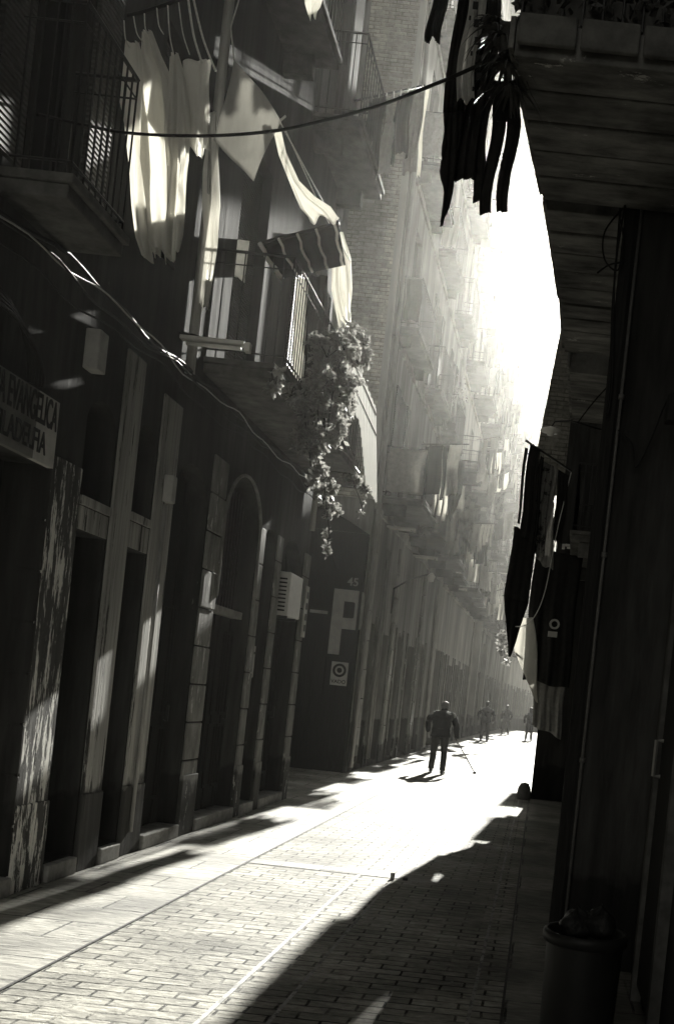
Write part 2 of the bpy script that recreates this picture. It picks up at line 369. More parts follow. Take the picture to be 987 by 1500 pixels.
# ------------------------------------------------------------------ world, sun, haze
SUN_EL, SUN_AZ = 23.5, 3.0
w = bpy.data.worlds.new('World'); sc.world = w; w.use_nodes = True; t = NT(w); t.n.clear()
sky = t.add('ShaderNodeTexSky', sky_type='NISHITA'); sky.sun_disc = False; sky.sun_elevation = math.radians(SUN_EL); sky.sun_rotation = math.radians(SUN_AZ)
sky.air_density = 0.7; sky.dust_density = 0.5; sky.altitude = 1500
hs = t.add('ShaderNodeHueSaturation'); hs.inputs['Saturation'].default_value = 0.0
mx = t.add('ShaderNodeMix', data_type='RGBA', blend_type='MULTIPLY'); mx.inputs[0].default_value = 1; mx.inputs[7].default_value = (1, .985, .9, 1)
bg = t.add('ShaderNodeBackground'); bg.inputs['Strength'].default_value = .05; out = t.add('ShaderNodeOutputWorld')
t.link(sky.outputs[0], hs.inputs['Color']); t.link(hs.outputs[0], mx.inputs[6]); t.link(mx.outputs[2], bg.inputs['Color']); t.link(bg.outputs[0], out.inputs['Surface'])
sl = bpy.data.lights.new('sun', 'SUN'); sl.energy = 5; sl.angle = math.radians(.5); sl.color = (1, .985, .91)
so = bpy.data.objects.new('sun', sl); col.objects.link(so)
sd_ = Vector((math.sin(math.radians(SUN_AZ))*math.cos(math.radians(SUN_EL)), math.cos(math.radians(SUN_AZ))*math.cos(math.radians(SUN_EL)), math.sin(math.radians(SUN_EL))))
so.rotation_euler = sd_.to_track_quat('Z', 'Y').to_euler()
hm = bpy.data.materials.new('morning haze'); hm.use_nodes = True; t = NT(hm); t.n.clear()
pv = t.add('ShaderNodeVolumePrincipled'); pv.inputs['Density'].default_value = .0010; pv.inputs['Color'].default_value = (1, .99, .95, 1); pv.inputs['Anisotropy'].default_value = .94
out = t.add('ShaderNodeOutputMaterial'); t.link(pv.outputs[0], out.inputs['Volume'])
hz = MB().box(-131, 131, -121, 141, -1.6, 30.5).build('haze', hm); tag(hz, 'sunlit morning haze filling the whole narrow street', 'haze', kind='stuff')

# ------------------------------------------------------------------ ground
def sheet(name, x0, x1, y0, y1, z, m, skew=0.0):
    b = MB(); N = max(1, int((y1-y0)/6))
    for k in range(N):
        a = y0+(y1-y0)*k/N; c = y0+(y1-y0)*(k+1)/N; b.quad((x0, a, z), (x1, a, z), (x1, c, z), (x0, c, z))
    return tag(b.build(name, m), kind='structure')
sheet('ground', -130, 130, -120, 140, 0, 'paving')
sheet('pavement', -4.2, -2.4, -4, 90, .004, 'slabs')
sheet('pavement_right', -.02, 1.3, -4, 80, .004, 'slabs_long')
sheet('gutter', -1.425, -1.4, -4, 90, .004, 'gutter')
sheet('gutter_strip', -1.12, -1.1, -4, 90, .004, 'gutter')
sheet('kerb_line', -.205, -.185, -4, 60, .004, 'gutter')
sheet('joint_line', -.035, -.0205, -4, 60, .008, 'joint')
sheet('joint_line_left', -2.41, -2.395, -4, 60, .008, 'joint')
sheet('path', -2.39, -.21, 8.95, 9.2, .0045, 'slabs_long')
# drain grate, litter
d = MB()
for k in range(12): d.box(-1.75+k*.028, -1.735+k*.028, 9.0, 9.14, .004, .007)
d.box(-1.77, -1.4, 8.985, 9.0, .004, .007); d.box(-1.77, -1.4, 9.14, 9.155, .004, .007)
tag(d.build('drain_grate', 'iron_drain'), 'small iron drain grate in the sunlit paving', 'drain')

c = at(574, 1291, 8.9)
b = MB(); b.lathe((c.x, c.y, .0), [(.0, .001), (.018, .002), (.022, .055), (.02, .055), (.016, .01), (0, .01)], 14); tag(b.build('paper_cup', 'gate_sign', None, smooth=True), 'small dark cup standing at the edge of the shadow on the paving', 'cup')
b = MB(); b.box(c.x+.09, c.x+.13, c.y, c.y+.05, .001, .022); tag(b.build('matchbox', 'letter'), 'tiny dark scrap lying beside the cup on the paving', 'scrap')
rl = random.Random(9); b = MB()
for _ in range(90):
    x, y = rl.uniform(-2.3, 1.0), rl.uniform(4.4, 16); a = rl.uniform(0, 3); q = rl.uniform(.004, .012); z = .0135
    b.quad((x-q*math.cos(a), y-q*math.sin(a), z), (x+q*math.sin(a), y-q*math.cos(a), z+.004), (x+q*math.cos(a), y+q*math.sin(a), z), (x-q*math.sin(a), y+q*math.cos(a), z+.003))
tag(b.build('litter', 'slab_edge'), 'pale specks of litter scattered over the paving', 'litter', kind='stuff')
# ------------------------------------------------------------------ building A (left, near)
FA = Fac((-3.4, 0), (-3.4, 14.2), 'L')
A = empty('apartment_building', (-3.4, 8, 0), 'dark sooty building with arched doorways and stone pillars along the left kerb', 'building', 'old buildings lining the street')
opsA = [(-3.5, 2.8, .12, 2.86, 0), (3.3, 6.77, .12, 2.86, 0),
        (7.25, 7.74, .14, 2.53, 0), (7.25, 7.74, 2.76, 3.5, .2), (8.12, 8.53, .14, 2.54, 0), (8.12, 8.53, 2.81, 3.55, .2),
        (8.99, 9.91, .12, 3.51, .42), (10.37, 11.67, .12, 3.74, .6), (11.94, 12.46, .12, 3.4, .25), (12.74, 13.88, .12, 3.45, .5),
        (6.0, 6.75, 4.36, 6.9, 0), (9.95, 10.85, 4.4, 6.9, 0), (7.9, 8.5, 4.9, 6.6, 0), (12.3, 13.3, 4.4, 6.8, 0), (9.6, 10.5, 8.35, 10.6, 0), (12.3, 13.4, 8.35, 10.6, 0), (5.6, 6.6, 8.35, 10.6, 0),
        (9.6, 10.5, 12.35, 14.6, 0), (12.3, 13.4, 12.35, 14.6, 0)]
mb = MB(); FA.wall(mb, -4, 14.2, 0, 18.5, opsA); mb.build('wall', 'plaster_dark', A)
# pillars a few mm proud of the wall
def pillar(a0, a1, z1, m, blocks=None, jamb=0, z0=0.0, pr=.03):
    b = MB()
    if blocks:
        z = z0
        while z < z1-.05:
            zt = min(z+blocks, z1); e = R_.uniform(-.006, .006)
            FA.box(b, a0+e, a1+e*.5, .0035, pr+R_.uniform(-.006, .006), z, zt-.014); z = zt
    else: FA.box(b, a0, a1, .0035, pr, z0, z1)
    FA.box(b, a0-.008, a1+.008, .004, pr+.014, z0, .6)
    return b.build('pillar', m, A, bevel=.012)
pillar(6.79, 7.23, 2.95, 'pier_peel', pr=.02); 
pillar(7.76, 8.1, 4.0, 'pier_pale'); pillar(8.55, 8.97, 3.9, 'pier_pale', pr=.025)
pillar(9.93, 10.35, 3.75, 'pier_stone', .375); pillar(11.69, 11.92, 3.4, 'pier_stone', .42); pillar(12.48, 12.72, 3.4, 'pier_stone', .44); pillar(13.9, 14.19, 3.4, 'pier_stone', .44)
# stone jambs inside the openings that face down the street
for (a, dz, m) in ((6.77, 2.86, 'slab_edge'), (10.37, 3.0, 'pier_stone'), (12.74, 2.9, 'slab_edge')): pass
jb = MB()
for k in range(8): FA.box(jb, 6.765, 6.795, -.14, .022, .13+k*.34, .13+k*.34+.325)
jb.build('jamb', 'plaster_dark', A, bevel=.006)
# doors
def door(a0, a1, z0, z1, m, rec=.22, planks=5, name='door'):
    b = MB(); n = planks; wd = (a1-a0)/n
    for k in range(n): FA.box(b, a0+k*wd+.006, a0+(k+1)*wd-.006, -rec-.05, -rec+(.012 if k % 2 else 0), z0, z1)
    FA.box(b, a0, a1, -rec-.08, -rec-.052, z0, z1)
    o = b.build(name, m, A)
    pn = MB(); w_ = (a1-a0)
    for (za, zb) in ((.25, .95), (1.05, min(2.1, z1-z0-.15))):
        for (ua, ub) in ((.1, .46), (.54, .9)):
            q0, q1 = a0+w_*ua, a0+w_*ub
            for (c0, c1, e0, e1) in ((q0, q1, z0+za, z0+za+.03), (q0, q1, z0+zb-.03, z0+zb), (q0, q0+.03, z0+za+.031, z0+zb-.031), (q1-.03, q1, z0+za+.031, z0+zb-.031)): FA.box(pn, c0, c1, -rec+.0125, -rec+.03, e0, e1)
    pn.build('moulding', m, o)
    h = MB(); h.tube([FA.p(a1-.12, -rec+.01, z0+1.0), FA.p(a1-.12, -rec+.05, z0+1.0), FA.p(a1-.12, -rec+.05, z0+1.15)], .012, 6); h.build('handle', 'iron', o)
    return o
door(7.25, 7.74, .14, 2.53, 'wood_dark', .3); door(8.12, 8.53, .14, 2.54, 'wood_dark', .3)
door(8.99, 9.91, .12, 3.5, 'gate', .18, 6); door(10.37, 11.0, .12, 2.25, 'wood_dark', .3); door(11.0, 11.67, .12, 2.25, 'gate', .16, 4)
door(11.94, 12.46, .12, 3.38, 'gate', .24, 3); door(12.74, 13.88, .12, 3.4, 'gate', .2, 6); door(3.3, 6.77, .12, 2.86, 'wood_dark', .3, 12)
b = MB(); FA.box(b, 10.37, 11.67, -.2, -.08, 2.26, 2.34); tr = b.build('transom', 'slab_edge', A)
b = MB()
for k in range(12): FA.box(b, 10.42+k*.1, 10.45+k*.1, -.17, -.15, 2.345, 3.62)
b.build('transom_bars', 'iron', tr)
for a0, a1, z0, z1 in ((7.25, 7.74, 2.535, 2.7), (8.12, 8.53, 2.545, 2.75)):
    b = MB(); FA.box(b, a0+.003, a1-.003, -.12, .012, z0, z1); b.build('spandrel', 'pier_pale', A)
b = MB(); pts = [(10.37+.65*(1-math.cos(PI*k/16)), 3.14+.6*math.sin(PI*k/16)) for k in range(17)]
b.tube([FA.p(10.36, .03, 2.4)]+[FA.p(y, .03, z+.02) for y, z in pts]+[FA.p(11.68, .03, 2.4)], .018, 6); b.build('arch_moulding', 'pier_stone', A, smooth=True)
for a0, a1, z0 in ((7.25, 7.74, 2.76), (8.12, 8.53, 2.81)):
    b = MB(); FA.box(b, a0, a1, -.3, -.28, z0, z0+.72); wn = b.build('window', 'glass', A)
    b = MB(); FA.box(b, a0, a1, -.33, .03, z0-.05, z0+.012); b.build('sill', 'pier_pale', wn)
for o in ((7.27, 7.72), (8.14, 8.51), (9.0, 9.9), (10.38, 11.66), (11.95, 12.45), (12.75, 13.87), (3.3, 6.76)): b = MB(); FA.box(b, o[0], o[1], -.3, .06, .005, .13); b.build('doorstep', 'slab_edge', A, bevel=.01)
for (a0, a1, z0, z1, op) in ((6.0, 6.75, 4.38, 6.88, 1), (9.95, 10.85, 4.42, 6.88, 0), (12.3, 13.3, 4.42, 6.78, 1), (9.6, 10.5, 8.37, 10.58, 1), (12.3, 13.4, 8.37, 10.58, 0), (5.6, 6.6, 8.37, 10.58, 0), (9.6, 10.5, 12.37, 14.58, 0), (12.3, 13.4, 12.37, 14.58, 1), (7.9, 8.5, 4.92, 6.58, 0)):
    french_window(FA, a0, a1, z0, z1, A, opened=bool(op))
balcony(FA, 5.85, 6.62, 4.22, .41, A, bars=.075, corbel=False)
balcony(FA, 9.4, 13.1, 4.36, .73, A, bars=.085, corbel=False)
balcony(FA, 13.2, 14.1, 4.36, .6, A, bars=.12, corbel=False)
balcony(FA, 9.2, 11.0, 8.2, .52, A); balcony(FA, 12.1, 13.8, 8.2, .55, A, bars=.13); balcony(FA, 5.2, 7.2, 8.2, .5, A)
balcony(FA, 9.2, 11.0, 12.2, .5, A); balcony(FA, 12.1, 13.8, 12.2, .5, A)
b = MB(); FA.box(b, -4, 14.2, .003, .3, 17.9, 18.25); FA.box(b, -4, 14.25, .003, .45, 18.252, 18.5); b.build('cornice', 'slab_edge', A)
b = MB(); b.tube([FA.p(8.72, .05, .2), FA.p(8.72, .05, 3.0)], .018, 8); b.build('conduit', 'pipe', A, smooth=True)
b = MB(); b.tube([FA.p(13.95, .06, 3.7), FA.p(13.95, .06, 18)], .04, 8); b.build('downpipe', 'pipe', A, smooth=True)
b = MB(); b.tube([FA.p(8.95, .05, 4.2), FA.p(8.95, .05, 18)], .045, 8); b.build('downpipe', 'pipe', A, smooth=True)
b = MB(); b.tube([FA.p(5.45, .05, 4.2), FA.p(5.45, .05, 18)], .045, 8); b.build('downpipe', 'pipe', A, smooth=True)
# boxes on the wall
b = MB(); FA.box(b, 7.08, 7.22, .004, .11, 3.62, 3.9); tag(b.build('junction_box', 'box_grey', None, bevel=.01), 'grey cable junction box on the wall beside the lettered sign', 'junction box')
b = MB(); FA.box(b, 8.68, 8.78, .03, .11, 3.02, 3.25); tag(b.build('meter_box', 'frame_pale', None, bevel=.01), 'small pale meter box on top of the thin wall conduit', 'meter box')
mbx = empty('mailbox', FA.p(12.2, -.1, 1.7), 'small grey letter box between two stone pillars', 'letter box')
b = MB(); FA.box(b, 12.06, 12.3, -.185, -.06, 1.62, 2.0); bb = b.build('body', 'box_grey', mbx, bevel=.008)
b = MB(); FA.box(b, 12.1, 12.26, -.0585, -.054, 1.9, 1.93); b.build('slot', 'letter', mbx)
ac = empty('air_conditioner', FA.p(13.3, -.15, 2.5), 'white air conditioner unit set in the last doorway arch', 'air conditioner')
b = MB(); FA.box(b, 12.95, 13.6, -.16, .1, 2.45, 3.0); bb = b.build('casing', 'white_plastic', ac, bevel=.012)
b = MB()
for k in range(9): FA.box(b, 12.94, 12.949, -.13, .06, 2.5+k*.05, 2.52+k*.05)
b.build('grille', 'letter', ac)
for k in range(2):
    b = MB(); FA.box(b, 13.02+k*.45, 13.06+k*.45, -.155, .08, 2.41, 2.448); b.build('bracket', 'iron', ac)
b = MB()
FA.box(b, 14.0, 14.16, .045, .065, 2.25, 2.95)
sg = empty('wall_plaque', FA.p(14.08, .05, 2.6), 'narrow white vertical plaque with dark letters at the alley corner', 'sign')
b.build('board', 'sign_white', sg)
b = MB()
for k in range(4): FA.box(b, 14.04, 14.12, .066, .07, 2.33+k*.15, 2.42+k*.15)
b.build('lettering', 'letter', sg)
# evangelical sign
SGN = empty('shop_sign', FA.p(5.2, .06, 3.1), 'long yellowed board with two lines of black capitals above the left doorway', 'sign')
b = MB(); FA.box(b, 3.4, 6.42, .035, .075, 2.83, 3.26); b.build('board', 'sign_grey', SGN)
b = MB(); FA.box(b, 6.422, 6.69, .035, .076, 2.83, 3.26); b.build('board', 'sign_white', SGN)
text('IGLESIA EVANGELICA', .26, 'letter', SGN, FA.p(6.67, .078, 3.145), (0, 1, 0), (0, 0, 1), .003, align='RIGHT', sx=.40)
text('FILADELFIA', .20, 'letter', SGN, FA.p(6.56, .078, 2.945), (0, 1, 0), (0, 0, 1), .003, align='RIGHT', sx=.62)
hp = MB()
for k in range(5):
    hp.tube([FA.p(5.9+.55*math.cos(PI*j/14)+-.12+.02*k, .05+.012*k, 3.28+(.42-.03*k)*math.sin(PI*j/14)) for j in range(15)], .014, 6)
tag(hp.build('cable_coil', 'cable', None, smooth=True), 'arched bundle of black cable resting above the lettered board', 'cable coil')

# cable bundle along the facade
for k, (n, z, r, lb) in enumerate(((.06, 4.12, .015, 'thick black facade cable, topmost of the bundle'), (.09, 4.03, .009, 'thin black facade cable hanging just below the thick one'), (.07, 3.93, .007, 'lowest thin facade cable sagging over the doorways'), (.1, 4.07, .006, 'pale facade cable looped along the thick black one'))):
    P = []
    for j in range(60):
        y = 3+j*(11.2/59); P.append(FA.p(y, n+.015*math.sin(y*3+k), z+.07*(1-math.exp(-(y-5.9)/1.5))+.012*(y-6)+.03*math.sin(y*2.1+k*1.7)+.02*math.sin(y*6+k)))
    tag(MB().tube(P, r, 6).build('facade_cable', 'cable' if k < 3 else 'pipe', None, smooth=True), lb, 'cable', 'cables strung along the left facade')

# lamps: one kind, copied
def make_lamp(loc, side, label):
    L = empty('street_lamp', loc, label, 'lamp', 'tube lamps on brackets over the street')
    x, y, z = loc; s = side
    b = MB(); b.box(min(x, x+s*.55), max(x, x+s*.55), y-.045, y+.045, z, z+.035); b.build('housing', 'white_plastic', L, bevel=.008)
    b = MB(); b.tube([(x+s*.05, y, z-.022), (x+s*.52, y, z-.022)], .018, 10); b.build('tube', 'tube', L, smooth=True)
    b = MB(); b.box(min(x+s*.551, x+s*.6), max(x+s*.551, x+s*.6), y-.035, y+.035, z-.05, z+.03); b.build('end_cap', 'white_plastic', L, bevel=.006)
    b = MB(); b.tube([(x-s*.02, y, z+.06), (x+s*.1, y, z+.05), (x+s*.16, y, z+.035)], .014, 6); b.build('bracket', 'iron', L)
    return L
lamp0 = make_lamp((-3.38, 8.75, 4.42), 1, 'white tube lamp on the near left wall below the railed balcony')
def copy_tree(o, loc, label, rz=0):
    r = o.copy(); col.objects.link(r); r.location = loc; r.rotation_euler.z = rz; r['label'] = label; ROOT[r.name] = Vector(loc)
    for ch in o.children:
        c = ch.copy(); col.objects.link(c); c.parent = r
    return r
copy_tree(lamp0, (-3.57, 21.4, 5.06), 'white tube lamp just past the parking gate corner')
copy_tree(lamp0, (-3.5, 25.3, 5.05), 'white tube lamp, second beyond the parking gate')
copy_tree(lamp0, (-3.4, 33.7, 5.28), 'white tube lamp farthest down the left row')
copy_tree(lamp0, (.68, 17.0, 4.35), 'white tube lamp on the shaded right wall behind the hanging black cloths', PI)

# ------------------------------------------------------------------ building B (behind the alley) with brick side wall and parking gate
FB = Fac((-3.6, 19.8), (-3.45, 31), 'L')
def tall_building(fac, H, name_label, m, doors, win_every, floors, seed, front=True, light=False, sidewall=False):
    rnd = random.Random(seed)
    B = empty('apartment_building', fac.p(fac.len/2, 0, 0), name_label, 'building', 'old buildings lining the street')
    ops = []; wins = []
    n = max(1, int(fac.len/win_every)); step = fac.len/n
    for k in range(n):
        for z in floors:
            c = step*(k+.5); ops.append((c-.5, c+.5, z+.14, z+2.45, 0)); wins.append((c, z))
    for d_ in doors: ops.append(d_)
    b = MB(); fac.wall(b, 0, fac.len, 0, H, ops); b.build('wall', m, B)
    for c, z in wins: french_window(fac, c-.5, c+.5, z+.142, z+2.448, B, opened=rnd.random() < .45, light=light)
    for d_ in doors:
        q = MB(); fac.box(q, d_[0], d_[1], -.2, -.16, d_[2], d_[3]-.001); q.build('door', 'roller' if rnd.random() < .4 else 'wood_dark', B)
    # string courses, cornice, stone jambs
    for z in floors: q = MB(); fac.box(q, 0, fac.len, .003, .05, z-.28, z-.16); q.build('string_course', m, B)
    q = MB(); fac.box(q, 0, fac.len, .003, .3, H-.5, H-.25); fac.box(q, 0, fac.len, .003, .42, H-.248, H); q.build('cornice', m, B)
    for d_ in doors:
        for a0, a1 in ((d_[0]-.2, d_[0]-.01), (d_[1]+.01, d_[1]+.2)):
            q = MB()
            for k in range(7): fac.box(q, a0, a1, .003, .04+.006*(k % 2), .02+k*.45, .02+k*.45+.45)
            q.build('stone_jamb', 'pier_stone', B, bevel=.01)
    for a in (.12, fac.len-.15): q = MB(); q.tube([fac.p(a, .06, .1), fac.p(a, .06, H-.6)], .05, 8); q.build('downpipe', 'pipe', B, smooth=True)
    return B, step, n
doorsB = [(.85, 1.45, .1, 3.0, 0), (2.0, 3.3, .1, 2.9, 0), (4.4, 5.3, .1, 3.1, .4), (6.2, 7.6, .1, 2.9, 0), (8.6, 9.6, .1, 3.1, .4)]
B1, st1, n1 = tall_building(FB, 21, 'tall building with bare brick side wall standing over the parking gate', 'plaster_mid', doorsB, 3.2, (5.4, 8.8, 12.1, 15.3), 1)
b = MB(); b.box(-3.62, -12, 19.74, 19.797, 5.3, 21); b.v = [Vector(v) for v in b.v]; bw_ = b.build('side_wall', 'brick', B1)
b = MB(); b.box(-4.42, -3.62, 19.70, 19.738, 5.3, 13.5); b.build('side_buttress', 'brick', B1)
b = MB(); b.box(-3.62-.1, -3.598, 19.66, 19.735, 5.3, 21); b.build('corner_strip', 'plaster_light', B1)
for k_, (a0, a1, z1_, mm_) in enumerate(((.18, .62, 5.1, 'pillar_light'), (3.42, 3.75, 4.9, 'pillar_light'), (7.85, 8.2, 4.9, 'pier_stone'))):
    b = MB(); z = .3
    while z < z1_-.1: FB.box(b, a0+R_.uniform(-.01, .01), a1, .0035, .07+R_.uniform(-.01, .01), z, min(z+.56, z1_)); z += .58
    b.build('pilaster', mm_, B1, bevel=.012)
for a in (.08, 1.62, 1.9): b = MB(); b.tube([FB.p(a, .08, .2), FB.p(a, .08, 4.6)], .03, 8); b.build('pipe', 'pipe', B1, smooth=True)
# parking gate in the alley
G = empty('parking_gate', (-4.6, 19.7, 0), 'dark painted parking gate wall with a big pale P and the number 45', 'gate')
b = MB(); b.box(-7.5, -3.605, 19.62, 19.735, 0, 4.6)
N = 16
top = [(-7.5+3.895*k/N, 4.602+.65*math.sin(PI*k/N)) for k in range(N+1)]
i0 = len(b.v)
b.poly([(x, 19.62, z) for x, z in top]); 
for k in range(N): b.quad((top[k][0], 19.62, top[k][1]), (top[k+1][0], 19.62, top[k+1][1]), (top[k+1][0], 19.735, top[k+1][1]), (top[k][0], 19.735, top[k][1]))
b.build('panel', 'gate', G)
b = MB()
for k in range(16): b.box(-7.3+k*.24, -7.285+k*.24, 19.605, 19.619, .05, 2.2)
b.box(-3.66, -3.612, 19.56, 19.618, 0, 4.5); b.build('ribs', 'gate', G)
# big P built from strokes
pL, pR = at(487, 960, 19.6), at(531, 865, 19.6)
zt = at(492, 862, 19.6).z; zb = at(486, 958, 19.6).z; x0 = -3.985; 
x0 = at(487, 910, 19.6).x-.03; x1 = at(533, 900, 19.6).x-.015; sw = .215
zm = at(510, 922, 19.6).z
def strokes(bm, pts_outer, pts_inner, y0, y1):
    n = len(pts_outer)
    for k in range(n-1):
        a, c = pts_outer[k], pts_outer[k+1]; e, g = pts_inner[k], pts_inner[k+1]
        bm.hexa([(e[0], y0, e[1]), (g[0], y0, g[1]), (c[0], y0, c[1]), (a[0], y0, a[1]), (e[0], y1, e[1]), (g[0], y1, g[1]), (c[0], y1, c[1]), (a[0], y1, a[1])])
b = MB()
b.box(x0, x0+sw, 19.604, 19.612, zb, zt)
outer = [(x0+sw, zt), (x1-.08, zt), (x1-.02, zt-.03), (x1, zt-.1), (x1, zm+.1), (x1-.02, zm+.03), (x1-.08, zm), (x0+sw, zm)]
inner = [(x0+sw, zt-sw*1.05), (x1-.21, zt-sw*1.05), (x1-.18, zt-sw*1.05-.01), (x1-.175, zt-sw-.05), (x1-.175, zm+sw+.04), (x1-.18, zm+sw+.01), (x1-.21, zm+sw), (x0+sw, zm+sw)]
strokes(b, outer, inner, 19.604, 19.612)
b.build('letter_p', 'gate_sign', G)
n45 = at(517, 853, 19.6); text('45', .22, 'gate_sign', G, n45, (1, 0, 0), (0, 0, 1), .004, 'house_number')
# round notice sign below the P
c = at(497, 985, 19.6)
NS = empty('notice_sign', (c.x, 19.6, c.z-.2), 'white notice with a dark ring and a line of letters under the big P', 'sign')
b = MB(); b.box(c.x-.16, c.x+.16, 19.585, 19.604, c.z-.25, c.z+.2); b.build('board', 'sign_white', NS)
def disc(bm, cx_, cz_, r0, r1, y, n=28):
    for k in range(n):
        a, e = 2*PI*k/n, 2*PI*(k+1)/n
        bm.quad((cx_+r0*math.cos(a), y, cz_+r0*math.sin(a)), (cx_+r1*math.cos(a), y, cz_+r1*math.sin(a)), (cx_+r1*math.cos(e), y, cz_+r1*math.sin(e)), (cx_+r0*math.cos(e), y, cz_+r0*math.sin(e)))
b = MB(); disc(b, c.x, c.z+.04, .085, .13, 19.581); disc(b, c.x, c.z+.04, 0.0, .05, 19.581, 12); b.build('ring', 'letter', NS)
text('VADO', .1, 'letter', NS, (c.x, 19.581, c.z-.18), (1, 0, 0), (0, 0, 1), .002)
c = at(467, 896, 19.6)
b = MB(); b.box(c.x-.17, c.x+.17, 19.59, 19.605, c.z-.03, c.z+.03); tag(b.build('wall_plaque', 'box_grey'), 'small grey strip plaque on the gate left of the big P', 'sign')

# ------------------------------------------------------------------ farther left buildings
FC = Fac((-3.45, 31.01), (-3.3, 45), 'L'); FD = Fac((-3.3, 45.01), (-2.7, 68), 'L'); FE = Fac((-2.7, 68.01), (.1, 106), 'L')
def mkdoors(L, seed):
    r = random.Random(seed); a = .8; o = []
    while a < L-2: w_ = r.uniform(.9, 1.8); o.append((a, a+w_, .1, r.uniform(2.7, 3.2), 0)); a += w_+r.uniform(.6, 1.1)
    return o
C1, st2, n2 = tall_building(FC, 25, 'tall pale building in the haze beyond the brick sided one', 'plaster_light', mkdoors(FC.len, 2), 3.0, (5.4, 8.7, 12.0, 15.2, 18.4), 2, light=True)
D1, st3, n3 = tall_building(FD, 29, 'long hazy building behind the walking figures', 'plaster_mid', mkdoors(FD.len, 3), 3.4, (5.4, 8.8, 12.1, 15.3, 18.6, 22.0, 25.2), 3)
E1, st4, n4 = tall_building(FE, 29, 'farthest hazy building where the street bends away', 'plaster_light', mkdoors(FE.len, 4), 3.6, (5.2, 8.5, 11.8, 15.0, 18.3, 21.6, 24.8), 4, light=True)
b = MB(); FD.box(b, 1.2, 1.45, .003, .3, .9, 5.3); b.build('pilaster', 'plaster_light', D1)
b = MB(); FD.box(b, 6.2, 6.5, .003, .22, .9, 4.6); b.build('pilaster', 'plaster_light', D1)
BL = empty('wall_lantern', FB.p(3.2, .05, 4.2), 'dark lantern arm reaching out over the doors past the parking gate', 'lantern')
b = MB(); b.tube([FB.p(3.2, .0, 3.95), FB.p(3.2, .35, 4.2), FB.p(3.2, .8, 4.38)], .022, 6); b.tube([FB.p(3.2, 0, 3.4), FB.p(3.2, .02, 3.95)], .03, 6); b.build('arm', 'iron', BL, smooth=True)
q = FB.p(3.2, .82, 4.3); b = MB(); b.lathe(q, [(.0, -.1), (.06, -.09), (.08, 0), (.1, .02), (.03, .1), (0, .11)], 14); b.build('shade', 'white_plastic', BL, smooth=True)
F_end = empty('apartment_building', (12, 128, 0), 'building closing the far end of the street', 'building', 'old buildings lining the street')
MB().box(-10, 30, 128, 134, -.3, 12).build('wall', 'plaster_light', F_end)

